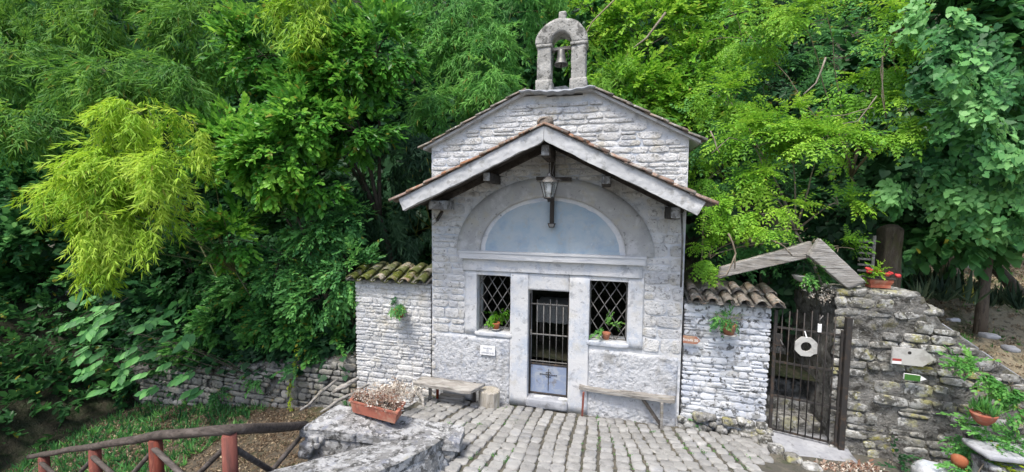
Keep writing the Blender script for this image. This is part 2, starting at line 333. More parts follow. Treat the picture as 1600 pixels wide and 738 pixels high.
def frames(X, Zh):
    """unit frames (n,3,3) with columns x,y,z from directions and up hints"""
    X = X/np.linalg.norm(X, axis=1, keepdims=True)
    Z = Zh-X*(Zh*X).sum(1, keepdims=True); ln = np.linalg.norm(Z, axis=1, keepdims=True)
    Z = np.where(ln < 1e-4, np.array([[.3, .5, .8]]), Z); Z = Z/np.linalg.norm(Z, axis=1, keepdims=True)
    Y = np.cross(Z, X); return np.stack([X, Y, Z], 2)

def spray(kind, rg):
    P, D, N, s, T = [], [], [], [], []
    def leaf(p, d, n, l, t): P.append(p); D.append(d); N.append(n); s.append(l*rg.uniform(.7, 1.15)); T.append(t if kind == 'ivy' or rg.random() > .010 else 5)
    if kind == 'bamboo':
        for j in range(9):
            t = (j+1)/9; p = np.array([.55*t, .05*math.sin(j*2.2), -.22*t*t])
            for k in range(4):
                a = rg.uniform(-1.1, 1.1); pt = rg.uniform(-.2, 1.0)
                leaf(p, [math.cos(a)*math.cos(pt), math.sin(a)*math.cos(pt), -math.sin(pt)], [rg.normal(0, .35), rg.normal(0, .35), 1], rg.uniform(.11, .19), rg.normal(0, .09)+.06*t)
        lt = 'blade'
    elif kind in ('laurel', 'fine'):
        n = 12 if kind == 'laurel' else 14; ll = (.085, .125) if kind == 'laurel' else (.05, .08)
        for j in range(n):
            t = (j+1)/n; az = j*2.4+rg.uniform(-.3, .3); op = rg.uniform(.6, 1.2)*(1-.45*t)
            p = np.array([.30*t, .012*math.sin(j), -.05*t*t])
            leaf(p, [math.cos(op), math.sin(op)*math.cos(az), math.sin(op)*math.sin(az)*.7+.05], [rg.normal(0, .5)-.2, rg.normal(0, .5), 1], rg.uniform(*ll), rg.normal(0, .08)+.22*(t-.5))
        lt = 'oval'
    elif kind == 'pinnate':
        for y0 in (-.75, -.1, .6):
            y0 += rg.uniform(-.2, .2); ln = rg.uniform(.2, .30); dr = rg.uniform(.1, .5); st = rg.uniform(0, .06); tn = rg.normal(0, .08)
            for k in range(6):
                t = (k+1)/6.5
                c = np.array([math.cos(y0)*ln*t+st, math.sin(y0)*ln*t, .04-dr*ln*t*t])
                for sg in (-1, 1):
                    a = y0+sg*rg.uniform(.8, 1.1)
                    leaf(c, [math.cos(a), math.sin(a), -.15-.5*dr*t], [rg.normal(0, .18), rg.normal(0, .18), 1], .062*(1-.35*t)*rg.uniform(.85, 1.2), tn+rg.normal(0, .05))
            leaf(c, [math.cos(y0), math.sin(y0), -.3-dr], [0, 0, 1], .06, tn)
        lt = 'leaflet'
    elif kind == 'ivy':
        for j in range(13):
            t = j/13
            leaf([.42*t, rg.uniform(-.09, .09), rg.uniform(-.03, .05)], [1, rg.normal(0, .7), rg.uniform(-.3, .2)], [rg.normal(-.1, .3), rg.normal(0, .3), 1], rg.uniform(.06, .12), rg.normal(0, .10))
        lt = 'heart'
    elif kind == 'fern':
        for q in range(7):
            y0 = -2.6+5.2*q/6+rg.uniform(-.2, .2); ln = rg.uniform(.22, .34)
            for k in range(8):
                t = (k+1)/8; c = np.array([math.cos(y0)*ln*t, math.sin(y0)*ln*t, .20*math.sin(t*2.3)])
                for sg in (-1, 1):
                    a = y0+sg*1.15; leaf(c, [math.cos(a), math.sin(a), -.25], [0, 0, 1], .075*(1.1-.75*t), rg.normal(0, .07)+.1*t)
        lt = 'leaflet'
    elif kind == 'tuft':
        for q in range(12):
            a = rg.uniform(-math.pi, math.pi); e = rg.uniform(.5, 1.4)
            leaf([rg.normal(0, .02), rg.normal(0, .02), 0], [math.cos(a)*math.cos(e), math.sin(a)*math.cos(e), math.sin(e)], [math.cos(a), math.sin(a), .3], rg.uniform(.15, .38), rg.normal(0, .15))
        lt = 'blade'
    elif kind == 'dry':
        for q in range(16):
            a = rg.uniform(-math.pi, math.pi); e = rg.uniform(-.2, 1.4)
            leaf([rg.normal(0, .03), rg.normal(0, .03), rg.uniform(0, .04)], [math.cos(a)*math.cos(e), math.sin(a)*math.cos(e), math.sin(e)], [rg.normal(), rg.normal(), 1], rg.uniform(.02, .05), rg.normal(0, .3))
        lt = 'leaflet'
    F_ = frames(np.array(D, float), np.array(N, float)); sc = np.array(s)
    LV, LF = LEAF[lt]
    V = np.einsum('nij,kj->nki', F_, LV)*sc[:, None, None]+np.array(P, float)[:, None, :]
    n, k = V.shape[:2]
    faces = np.concatenate([np.array(LF)+i*k for i in range(n)])
    return V.reshape(-1, 3), faces, np.repeat(np.array(T), k)
SPR = {}
def sprays(kind):
    if kind not in SPR:
        rg = np.random.default_rng(abs(hash(kind)) % 1 + len(kind)*13); SPR[kind] = [spray(kind, rg) for _ in range(7)]
    return SPR[kind]

def leafmesh(name, kind, P, X, Z, Sc, T, mat):
    """one mesh from spray instances at P with direction X, up hint Z, scale Sc, tone T"""
    sp = sprays(kind); n = len(P); var = rng.integers(0, len(sp), n); Fr = frames(X, Z)
    VV, FF, TT = [], [], []; off = 0
    for k, (v, f, t) in enumerate(sp):
        ix = np.where(var == k)[0]
        if not len(ix): continue
        W = np.einsum('nij,kj->nki', Fr[ix], v)*Sc[ix][:, None, None]+P[ix][:, None, :]
        VV.append(W.reshape(-1, 3)); nv = len(v)
        FF.append((f[None]+(np.arange(len(ix))*nv)[:, None, None]+off).reshape(-1, f.shape[1])); off += nv*len(ix)
        TT.append((T[ix][:, None]+t[None]).reshape(-1))
    V = np.concatenate(VV); F = np.concatenate(FF); T_ = np.concatenate(TT); T_ = np.where(T_ > 3, 1, np.clip(T_, 0, .94))
    me = bpy.data.meshes.new(name); k = F.shape[1]
    me.vertices.add(len(V)); me.vertices.foreach_set('co', V.astype(np.float32).ravel())
    me.loops.add(F.size); me.loops.foreach_set('vertex_index', F.astype(np.int32).ravel())
    me.polygons.add(len(F)); me.polygons.foreach_set('loop_start', np.arange(0, F.size, k, dtype=np.int32))
    me.update(calc_edges=True)
    at_ = me.attributes.new('tone', 'FLOAT', 'POINT'); at_.data.foreach_set('value', T_.astype(np.float32))
    me.materials.append(mat); return me

def lobe_instances(lobes, droop=.4, tone=.5, tvar=.16, shell=.45, yback=.35, upw=1.0, clump=9):
    """lobes: (centre, (rx,ry,rz), count)"""
    P, X, Z, T = [], [], [], []
    for c, rad, n in lobes:
        K = max(3, int(n/clump)); e = rng.normal(size=(K*4, 3)); e /= np.linalg.norm(e, axis=1, keepdims=True); e = e[e[:, 1] < yback][:K]
        ci = rng.integers(0, len(e), n); d = e[ci]+rng.normal(0, .17, (n, 3)); d /= np.linalg.norm(d, axis=1, keepdims=True)
        cr = (shell+(1-shell)*rng.random(len(e))**.6); ct = rng.normal(0, tvar*.9, len(e))
        r = cr[ci]*rng.uniform(.78, 1.06, n)
        bumpy = 1+.22*np.array([noise.noise(Vector(q*2.1)+Vector(c)) for q in d])
        p = np.array(c)+d*np.array(rad)*(r*bumpy)[:, None]
        x = d+np.array([0, 0, -droop])+rng.normal(0, .35, d.shape)
        z = np.array([0, -.35, upw])+d*.5+rng.normal(0, .2, d.shape)
        cl = np.array([noise.noise(Vector(q*1.3)) for q in p])   # whole shoots younger or older
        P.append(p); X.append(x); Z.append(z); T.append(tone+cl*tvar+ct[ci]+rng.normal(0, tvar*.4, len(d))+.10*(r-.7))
    return np.concatenate(P), np.concatenate(X), np.concatenate(Z), np.concatenate(T)

def branchy(mb, base, tips, r0, n=7, wob=.12):
    base = Vector(base)
    for tp in tips:
        tp = Vector(tp); pts = []; rs = []; m_ = (base+tp)/2+Vector((0, 0, .15*(tp-base).length))
        for i in range(8):
            t = i/7; p = base*(1-t)**2+m_*2*t*(1-t)+tp*t*t
            pts.append(p+Vector(noise.noise_vector(p*1.7))*wob*t); rs.append(max(.006, r0*(1-t)**.8))
        mb.tube(pts, rs, n)

def plant(name, label, cat, kind, mat, lobes, base=None, r0=.08, group=None, size=1.0, droop=.4, tone=.5, tvar=.16, wood='bark', trunk='trunk', crown='crown', shell=.45, yback=.35, upw=1.0, clump=9):
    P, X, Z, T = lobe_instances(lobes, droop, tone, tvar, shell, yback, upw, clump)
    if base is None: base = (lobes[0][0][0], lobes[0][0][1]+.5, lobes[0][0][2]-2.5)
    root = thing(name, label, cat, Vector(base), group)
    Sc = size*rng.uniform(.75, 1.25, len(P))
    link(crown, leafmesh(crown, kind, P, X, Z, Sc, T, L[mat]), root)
    if trunk:
        mb = MB(); top = Vector(lobes[0][0]); b = Vector(base); k = b.lerp(top, .45)
        mb.tube([b, b.lerp(k, .5)+Vector((.04, 0, 0)), k], [r0*1.3, r0*1.05, r0*.9], 9, .08)
        branchy(mb, k, [Vector(c) for c, _, _ in lobes], r0*.8)
        for c, rad, n_ in lobes:
            for q in range(3):
                d = Vector(rng.normal(size=3)).normalized(); branchy(mb, Vector(c)-Vector((0, 0, rad[2]*.2)), [Vector(c)+Vector((d.x*rad[0], -abs(d.y)*rad[1], d.z*rad[2]))*.95], r0*.28, 5)
        mb.obj(trunk, M[wood], root, True)
    return root

# ------------------------------------------------------------------ coursed stones
def stone_variant(sd, ins=(.78, .72), dome=.3):
    rd = random.Random(sd); n = 8; base = []
    for i, (x, z) in enumerate([(-.5, -.32), (-.34, -.5), (.34, -.5), (.5, -.32), (.5, .32), (.34, .5), (-.34, .5), (-.5, .32)]):
        base.append((x+rd.uniform(-.07, .03)*(1 if x > 0 else -1), z+rd.uniform(-.10, .03)*(1 if z > 0 else -1)))
    vs = [(x, .3, z) for x, z in base]+[(x, -.45-rd.uniform(0, .2), z) for x, z in base]
    vs += [(x*ins[0]+rd.uniform(-.04, .04), -.85-rd.uniform(0, dome), z*ins[1]+rd.uniform(-.05, .05)) for x, z in base]
    vs += [(rd.uniform(-.2, .2), -1-rd.uniform(-dome*.5, dome), rd.uniform(-.2, .2))]
    fs = [(i, (i+1) % n, (i+1) % n+n, i+n) for i in range(n)]+[(i+n, (i+1) % n+n, (i+1) % n+2*n, i+2*n) for i in range(n)]
    fs += [(i+2*n, (i+1) % n+2*n, 3*n) for i in range(n)]
    return MB().add(vs, fs)
STV = {}
def stones_for(mat):
    if mat not in STV: STV[mat] = [stone_variant(i, *(((.88, .80), .45) if 'white' in mat or 'wall_r' in mat else ((.88, .82), .35))).mesh('stone', M[mat], True) for i in range(16)]
    return STV[mat]

def courses(x0, x1, z0, z1, h, l, sd, inside=None, gap=.012):
    rd = random.Random(sd); z = z0; out = []
    while z < z1-.03:
        hh = min(rd.uniform(*h), z1-z)
        if z1-z-hh < h[0]*.5: hh = z1-z
        x = x0-rd.uniform(0, .0)
        while x < x1-.03:
            ll = min(rd.uniform(*l), x1-x)
            if x1-x-ll < l[0]*.5: ll = x1-x
            # some places take two thin stones instead of one
            if hh > h[0]*1.5 and rd.random() < .2:
                k = rd.uniform(.4, .6); cand = [(x, z, ll, hh*k), (x, z+hh*k, ll, hh*(1-k))]
            else: cand = [(x, z, ll, hh)]
            for a, b, c_, d_ in cand:
                if inside is None or (inside(a+.02, b+d_*.5) and inside(a+c_-.02, b+d_*.5) and inside(a+c_/2, b+d_) and inside(a+c_/2, b)):
                    out.append((a+c_/2, b+d_/2, c_-gap, d_-gap))
            x += ll
        z += hh
    return out

def lay(parent, spec, y, mat, proud=.03, tilt=.03, sd=0, name='stone', yfun=None):
    rd = random.Random(sd); ms = stones_for(mat)
    for cx, cz, w_, h_ in spec:
        o = link(name, rd.choice(ms), parent, (cx, yfun(cx, cz) if yfun else y, cz), (rd.uniform(-tilt, tilt), rd.uniform(-tilt, tilt)*.8, rd.uniform(-tilt, tilt)),
                 (w_*(1 if rd.random() < .5 else -1), proud*rd.uniform(.5, 1.35), h_))

# ================================================================== SETTING
def RZ(y): return max(0, .205*(-y))+.03      # the ramp climbs towards the bridge
def sheet(name, xs, ys, f, mat, kind='structure', thick=0):
    vs = [(x, y, f(x, y)) for y in ys for x in xs]; nx = len(xs)
    fs = [(j*nx+i, j*nx+i+1, (j+1)*nx+i+1, (j+1)*nx+i) for j in range(len(ys)-1) for i in range(nx-1)]
    o = MB().add(vs, fs).obj(name, mat, None, True); o['kind'] = kind; return o

def f_low(x, y):
    z = -.62-.10*max(0, -4-x)+.05*y+.10*fbm((x*.7, y*.7, 0), 4)
    return min(z, -.3)
def f_far(x, y): return -1.7+.03*fbm((x*.1, y*.1, 3), 3)
sheet('ground', np.linspace(-250, 250, 60), np.linspace(-250, 250, 60), f_far, M['litter'])
def f_left(x, y):
    return -.55-.12*max(0, -4.2-x)+.06*y-.5*max(0, -1.5-y)*.3+.05*fbm((x*1.3, y*1.3, 0), 4)
sheet('leaf_litter_ground', np.linspace(-14, -1.6, 110), np.linspace(-5.5, .2, 60), f_left, M['litter'])
# left bank behind the retaining wall and hillside behind everything
def f_hill(x, y):
    left = 1/(1+math.exp((x+2.5)*1.2))
    toe = 1.6 if x < 3 else 1.6+1.6*(x-3)
    z0 = .25*left*1+(.9*(1-left))-max(0, -4.5-x)*.10
    z = z0+max(0, min(y-toe, 40))*(1.15 if x < 3 else max(.35, 1.15-.09*(x-3)))
    z += max(0, -9.5-x)*.9+max(0, x-17)*.8+max(0, y-11)*.8
    return z+.5*fbm((x*.4, y*.4, 9), 4)*min(1, max(0, y)/2)
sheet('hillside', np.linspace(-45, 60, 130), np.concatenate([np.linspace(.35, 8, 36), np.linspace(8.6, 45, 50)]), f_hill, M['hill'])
CX = [(4.5, 2.54), (5.5, 2.56), (5.72, 2.2), (6.9, 1.33), (9.5, .2)]
def cop(x):
    for (a, b), (c_, d_) in zip(CX, CX[1:]):
        if x <= c_: return b+(d_-b)*(x-a)/(c_-a)
    return CX[-1][1]
def f_terr(x, y):
    t = min(1, max(0, (y-.0)/3.2)); t = t*t*(3-2*t)
    hi = 2.05+.10*y-.04*(x-6)
    return cop(max(4.6, x))*(1-t)*1.0+hi*t-.06+.05*fbm((x*1.1, y*1.1, 2), 4)+max(0, x-15)*.5
sheet('terrace_ground', np.linspace(4.75, 40, 150), np.concatenate([np.linspace(.22, 6, 50), np.linspace(6.3, 30, 50)]), f_terr, M['terrace'])

def f_side(x, y): return f_left(max(-14, x), y)-.05+max(0, -10.5-x)*.85+.4*fbm((x*.4, y*.4, 5), 4)*min(1, max(0, -10.5-x))
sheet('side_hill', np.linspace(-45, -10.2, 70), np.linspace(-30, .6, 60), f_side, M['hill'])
# courtyard paving ------------------------------------------------
court = sheet('courtyard', np.linspace(-2.4, 5.2, 40), np.linspace(-8.5, .3, 50), lambda x, y: RZ(y)-.005+.006*fbm((x*4, y*4, 1), 3), M['joint'])
court['_w'] = (0, 0, 0)
def cobbles():
    rd = random.Random(3); ms = []
    for i in range(14):
        mb = stone_variant(100+i, (.86, .82), .35); mb.v = [(x, -z, -y) for x, y, z in [(v[0], v[1], v[2]) for v in mb.v]]
        ms.append(mb.mesh('cobble', M['cobble'], True))
    cells = []; c0 = -14; wd = .178
    for c in range(c0, 26):
        y = -.04-rd.uniform(0, .15); wob = rd.uniform(-.02, .02)
        while y > -6.5:
            ll = rd.uniform(.16, .26)
            fan = 1+.055*(-y); x = .1+(c*wd)*fan+wob+.035*math.sin(y*1.7+c*.6)
            cells.append((x, y-ll/2, wd*fan*rd.uniform(.90, 1.03)-.012, ll-.014)); y -= ll
    seen, rest = [], []
    def lim(x, y):
        if y > -.03: return False
        if x > 3.75+.45*y: return False
        xl = -2.3 if y > -1.6 else -1.25
        return x > xl
    for q in cells:
        if not lim(q[0], q[1]): continue
        v = np.array([q[0], q[1], RZ(q[1])])-CAM; d = v @ FW
        ok = d > .2 and -40 < 800+FPX*(v@RT)/d < 1640 and 369-FPX*(v@UP)/d < 760
        (seen if ok else rest).append(q)
    seen.sort(key=lambda q: q[1]); extra = seen[300:]; seen = seen[:300]; rest += extra
    sl = math.atan(.205)
    for x, y, w_, l_ in seen:
        link('cobble', rd.choice(ms), court, (x, y, RZ(y)+.004), (-sl+rd.uniform(-.04, .04), rd.uniform(-.04, .04), rd.uniform(-.06, .06)), (w_, l_, .028*rd.uniform(.6, 1.5)))
    mb = MB()
    for x, y, w_, l_ in rest:
        s_ = stone_variant(rd.randrange(40)); mb.add([(x+v[0]*w_, y+v[2]*l_, RZ(y)+.004-v[1]*.036-v[2]*l_*.2) for v in s_.v], s_.f)
    if mb.v: o = mb.obj('cobble_field', M['cobble'], court, True); o['kind'] = 'stuff'
    print('cobbles', len(seen), len(rest))
    return seen
cob = cobbles()

# ================================================================== CHAPEL
chapel = thing('chapel', 'small whitewashed stone chapel with gabled porch roof and bell arch', 'chapel', (0, 2, 0))
WX0, WX1 = -2.33, 2.30
wins = [(-1.39, -.72, 1.42, 2.52), (.74, 1.40, 1.42, 2.52)]
door = (-.38, .38, .24, 2.29)
def main_roof(x):        # underside height of the main roof
    if x < -.47: return 4.92+(x+2.42)*(.93/1.95)
    if x > .70: return 5.80-(x-.70)*(.92/1.73)
    return 5.83-(x+.47)*.03-.05*math.sin((x+.47)/1.17*math.pi)
def porch_top(x): return 5.07-abs(x)*(1.17/2.45)   # top of the grey verge band
# facade sheet with real openings
def facade():
    xs = sorted(set([round(v, 3) for v in np.arange(WX0, WX1, .035)]+[WX1]+[w_[i] for w_ in wins for i in (0, 1)]+[door[0], door[1]]))
    zs = sorted(set([round(v, 3) for v in np.arange(-.3, 5.85, .035)]+[1.42, 2.52, .24, 2.29]))
    xs = [xs[0]]+[b for a, b in zip(xs, xs[1:]) if b-a > .008 or b in (-1.39, -.72, .74, 1.40, -.38, .38)]
    hole = lambda x, z: any(a < x < b and c < z < d for a, b, c, d in wins+[door])
    vs = []; idx = {}; fs = []
    for j, z in enumerate(zs):
        for i, x in enumerate(xs):
            n_ = fbm((x*1.2, 0, z*1.2), 4)*.010+fbm((x*7, 3, z*7), 3)*.004
            side = abs(x-(-.015)) > 1.62 or z > 4.1
            inner = .0
            if side: inner = .004; n_ = fbm((x*1.5, 0, z*2), 4)*.012+fbm((x*6, 3, z*11), 4)*.012
            idx[i, j] = len(vs); vs.append((x, inner-n_, z))
    for j in range(len(zs)-1):
        for i in range(len(xs)-1):
            cx, cz = (xs[i]+xs[i+1])/2, (zs[j]+zs[j+1])/2
            if hole(cx, cz) or cz > main_roof(cx)+.03: continue
            fs.append((idx[i, j], idx[i+1, j], idx[i+1, j+1], idx[i, j+1]))
    MB().add(vs, fs).obj('facade_wall', M['plaster'], chapel, True)
facade()
# side and back walls, reveals
mb = MB()
mb.box((WX0+.2, 2.27, 2.3), (.4, 4.4, 5.2)); mb.box((WX1-.2, 2.27, 2.3), (.4, 4.4, 5.2)); mb.box((0, 4.4, 2.6), (4.6, .3, 5.8))
mb.obj('side_wall', M['stone_white'], chapel)
mb = MB()
for a, b, c, d in wins+[door]:
    t = .38
    mb.box((a-.05, .02+t/2, (c+d)/2), (.1, t, d-c+.2), ch=0); mb.box((b+.05, .02+t/2, (c+d)/2), (.1, t, d-c+.2), ch=0)
    mb.box(((a+b)/2, .02+t/2, d+.05), (b-a, t-.004, .1), ch=0); mb.box(((a+b)/2, .02+t/2, c-.05), (b-a, t-.004, .1), ch=0)
mb.obj('opening_reveal', M['plaster'], chapel)
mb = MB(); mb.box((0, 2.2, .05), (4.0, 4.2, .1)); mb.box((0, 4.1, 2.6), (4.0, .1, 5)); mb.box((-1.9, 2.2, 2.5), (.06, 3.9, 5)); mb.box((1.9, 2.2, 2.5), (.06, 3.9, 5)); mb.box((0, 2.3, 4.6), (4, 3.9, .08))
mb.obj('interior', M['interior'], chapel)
# smooth raised frames: jamb strips and lintel field, window surrounds, molding
mb = MB()
def plate(mb, x0, x1, z0, z1, y=-.03, n=10, rough=.006, seed=0, th=.06):
    mb_ = mb; V, F = cubegrid(n)
    out = []
    for p in V:
        w_ = Vector(((x0+x1)/2+p.x*(x1-x0)/2, y+th/2+p.y*th/2, (z0+z1)/2+p.z*(z1-z0)/2))
        e = max(0, max(abs(p.x), abs(p.z))-.93)
        k = noise.noise_vector(w_*2.3+Vector((seed, 0, 0)))*rough+noise.noise_vector(w_*9)*rough*.4
        out.append(w_+k+Vector((0, .0, 0)))
    mb_.add(out, F)
plate(mb, -.72, -.38, .05, 2.60, -.028, 14)
plate(mb, .38, .74, .02, 2.60, -.028, 14, seed=3)
plate(mb, -1.62, -1.39, 1.36, 2.62, -.022, 10, seed=1); plate(mb, 1.40, 1.66, 1.34, 2.60, -.022, 10, seed=2)
plate(mb, -1.39, -.72, 2.52, 2.62, -.024, 8); plate(mb, .74, 1.40, 2.52, 2.60, -.024, 8); plate(mb, -.38, .38, 2.29, 2.60, -.022, 8)
mb.obj('smooth_surround', M['plaster'], chapel, True)
mb = MB(); plate(mb, -1.66, 1.62, 2.605, 2.84, -.055, 16, .008, 5, .09); mb.obj('lintel_band', M['plaster'], chapel, True)
for (a, b, c, d) in wins:
    mb = MB(); rock(mb, ((a+b)/2, .02, c-.035), (b-a+.10, .14, .085), 6, .010, .25, 5); mb.obj('window_sill', M['plaster'], chapel, True)
mb = MB(); rock(mb, (0, .06, .155), (.80, .30, .17), 8, .018, .2, 5); mb.obj('threshold', M['slab'], chapel, True)
# roughcast panels (thick lumpy)
for x0, x1, zt, sd_ in ((-2.30, -.72, 1.32, 0), (.74, 2.26, 1.27, 9)):
    nx, nz = 76, 64; vs = []; fs = []
    for j in range(nz+1):
        for i in range(nx+1):
            x = x0+(x1-x0)*i/nx; zz = -.2+(zt+.2)*j/nz
            zz += .03*fbm((x*2, sd_, 0), 3)*(j/nz)
            e = min(1, (nz-j)/2.)*min(1, i/1.5, (nx-i)/1.5)
            y = -.004-.034*e-.016*e*(noise.noise(Vector((x*22, sd_, zz*22)))+.7*noise.noise(Vector((x*45, sd_, zz*45))))-.014*e*fbm((x*3, sd_, zz*3), 3)
            vs.append((x, y, zz))
    for j in range(nz):
        for i in range(nx): fs.append((j*(nx+1)+i, j*(nx+1)+i+1, (j+1)*(nx+1)+i+1, (j+1)*(nx+1)+i))
    MB().add(vs, fs).obj('roughcast_panel', M['rough'], chapel, True)
# whitewashed stones on the gable and the corner strips
lay(chapel, courses(WX0+.01, -1.64, 1.33, 4.05, (.10, .24), (.16, .40), 5), -.0, 'stone_white', .016, .035, 1)
lay(chapel, courses(1.66, WX1-.01, 1.30, 4.0, (.12, .30), (.18, .42), 6), -.0, 'stone_white', .015, .03, 2)
def ingable(x, z): return z < main_roof(x)-.03 and (abs(x) > 2.35 or z > porch_top(x)-.65)
lay(chapel, courses(WX0+.01, WX1-.01, 4.0, 5.8, (.08, .19), (.16, .46), 8, ingable), -.0, 'stone_white', .017, .035, 3)
# small rough pieces low on the corner edges
lay(chapel, courses(WX0, WX0+.10, -.1, 1.3, (.1, .2), (.09, .1), 15), -.01, 'stone_white', .03, .02, 4)

# arch ring, lunette, cornice
def ringmesh(a0, b0, a1, b1, y, mat, name, n=48, th=.06, cz=2.985, m_=8):
    vs = []; fs = []
    for i in range(n+1):
        t = math.pi*i/n
        for k in range(m_+1):
            s_ = k/m_ if a0 < .1 else (0, .004, .14, .28, .43, .57, .71, .996, 1)[k]; a = a0+(a1-a0)*s_; b = b0+(b1-b0)*s_
            x, z = .01-a*math.cos(t), cz+b*math.sin(t)
            yy = y-.007*fbm((x*2.5, 2, z*2.5), 4)
            if k == m_ and a1 > a0: yy = y+th
            if k == 0 and a0 > .1: yy = y+th
            vs.append((x, yy, z))
    for i in range(n):
        for k in range(m_): fs.append((i*(m_+1)+k, i*(m_+1)+k+1, (i+1)*(m_+1)+k+1, (i+1)*(m_+1)+k))
    MB().add(vs, fs).obj(name, mat, chapel, True)
ringmesh(1.33, 1.02, 1.80, 1.38, -.045, M['arch'], 'arch_band')
ringmesh(.0001, .0001, 1.345, 1.035, -.014, M['blue'], 'lunette', m_=10)
mb = MB(); plate(mb, -1.69, 1.66, 2.845, 2.955, -.15, 24, .010, 2, .2)
mb.obj('cornice', M['cornice'], chapel, False)
mb = MB(); plate(mb, -1.71, 1.68, 2.955, 2.99, -.165, 24, .006, 2, .2); mb.obj('cornice_board', M['cornice'], chapel)
for o in chapel.children:
    if o.name.startswith('cornice'): o.rotation_euler = (0, 0, 0)

# main roof ------------------------------------------------------
mb = MB()
prof = [(-2.46, 4.90), (-.47, 5.85), (.70, 5.82), (2.46, 4.88)]
def roofstrip(mb, pr, y0, y1, th):
    pts = [(x, z+th) for x, z in pr]+[(x, z) for x, z in reversed(pr)]
    mb.prism(pts, y0, y1)
roofstrip(mb, prof, -.10, 4.6, .045); mb.obj('roof_slab', M['verge'], chapel)
def tile_mesh(mat, ln=.40, r=.085, taper=.84, n=7, th=.014, inv=False, sd=0):
    rd = random.Random(sd); vs = []
    for e, (x, rr) in enumerate(((0, r), (ln, r*taper))):
        for sgn, q in ((0, rr), (1, rr-th)):
            for i in range(n+1):
                a = math.pi*i/n; z = q*math.sin(a)*.85
                vs.append((x+rd.uniform(-.006, .006), -q*math.cos(a), -z if inv else z))
    m_ = n+1; fs = []
    for i in range(n):
        fs += [(i, i+1, 2*m_+i+1, 2*m_+i), (m_+i+1, m_+i, 3*m_+i, 3*m_+i+1), (i+1, i, m_+i, m_+i+1), (2*m_+i, 2*m_+i+1, 3*m_+i+1, 3*m_+i)]
    fs += [(0, 2*m_, 3*m_, m_), (n, m_+n, 3*m_+n, 2*m_+n)]
    return MB().add(vs, fs).mesh('roof_tile', M[mat], True)
TM = {k: [tile_mesh(k, sd=i) for i in range(3)] for k in ('tile', 'tile_grey', 'tile_moss')}
TI = {k: [tile_mesh(k, sd=i+5, inv=True) for i in range(2)] for k in ('tile', 'tile_grey', 'tile_moss')}
def tile_row(parent, lo_, hi_, y, mat, step=.33, name='roof_tile', sd=0, lift=.0, inv=False, sc=1.):
    """a column of overlapping tiles from the eave point lo_ to the ridge point hi_ (x,z), at depth y"""
    rd = random.Random(sd); lo_ = Vector((lo_[0], 0, lo_[1])); hi_ = Vector((hi_[0], 0, hi_[1])); d = hi_-lo_; n = max(1, round(d.length/step))
    d.normalize(); st = (hi_-lo_).length/n; yaw = 0 if d.x > 0 else math.pi; el = math.atan2(d.z, abs(d.x))
    for i in range(n):
        p = lo_+d*(i*st-.05)
        rot = (Matrix.Rotation(yaw+rd.uniform(-.04, .04), 3, 'Z') @ Matrix.Rotation(-el+.045+rd.uniform(-.015, .015), 3, 'Y')).to_euler()
        link(name, rd.choice((TI if inv else TM)[mat]), parent, (p.x, y+rd.uniform(-.008, .008), p.z+lift+.012), rot, (st/.40*1.22, sc, sc*.8))
for side, a, b in ((0, (-2.50, 4.93), (-.47, 5.90)), (1, (2.50, 4.91), (.70, 5.87))):
    tile_row(chapel, a, b, -.07, 'tile_grey', .34, sd=side, sc=1.0)
    tile_row(chapel, a, b, .08, 'tile_grey', .34, sd=side+4, inv=True, lift=.05, sc=.8)
# remaining tiles of the main roof, out of sight from the court, as one part
mb = MB(); tv = tile_mesh('tile_grey', ln=.42)
tvs = [v.co.copy() for v in tv.vertices]; tfs = [tuple(p.vertices) for p in tv.polygons]
for sx, a, b in ((1, Vector((-2.5, 0, 4.93)), Vector((-.1, 0, 6.05))), (-1, Vector((2.5, 0, 4.91)), Vector((.2, 0, 6.08)))):
    d = (b-a).normalized(); nrm = Vector((-d.z*sx, 0, d.x*sx))
    for j in range(24):
        for i in range(7):
            o_ = a+d*(i*.35-.04)+Vector((0, .27+j*.18, .01)); mb.add([o_+d*v.x+Vector((0, v.y, 0))+nrm*v.z*.8 for v in tvs], tfs)
o = mb.obj('roof_tile_field', M['tile_grey'], chapel, True); o['kind'] = 'stuff'
mb = MB(); mb.prism([(-.45, 5.80), (.68, 5.78), (.2, 6.08), (-.1, 6.06)], .35, 4.5); mb.obj('roof_ridge_fill', M['verge'], chapel)

# bell arch --------------------------------------------------------
mb = MB()
n = 30; vs = []; fs = []
for i in range(n+1):
    x = -.56+1.32*i/n; z = 5.855-.045*math.sin((x+.35)/1.0*math.pi*1.0) if -.35 < x < .65 else 5.855
    for y, dz in ((-.20, 0), (-.20, .022), (.42, .022), (.42, 0)): vs.append((x, y, z+dz-.01*math.sin(i*1.3)))
for i in range(n):
    for k in range(4): fs.append((i*4+k, i*4+(k+1) % 4, (i+1)*4+(k+1) % 4, (i+1)*4+k))
mb.add(vs, fs); mb.obj('flashing_sheet', M['zinc'], chapel, True)
bx0, bx1 = -.29, .60; bcx = .155
for x0, x1, sd_ in ((bx0+.02, bx0+.27, 1), (bx1-.27, bx1-.01, 5)):
    mb = MB(); rock(mb, ((x0+x1)/2, .1, 6.28), (x1-x0, .30, .82), 7, .014, .10, 5, seed=sd_); p_ = mb.obj('bell_pillar', M['belfry'], chapel, True)
    mb = MB(); rock(mb, ((x0+x1)/2, .1, 5.96), (x1-x0+.05, .34, .24), 5, .012, .12, 5, seed=sd_); mb.obj('pillar_base', M['belfry'], chapel, True)
    mb = MB(); rock(mb, ((x0+x1)/2, .1, 6.665), (x1-x0+.05, .34, .05), 4, .006, .15, 5, seed=sd_); mb.obj('impost', M['belfry'], chapel, True)
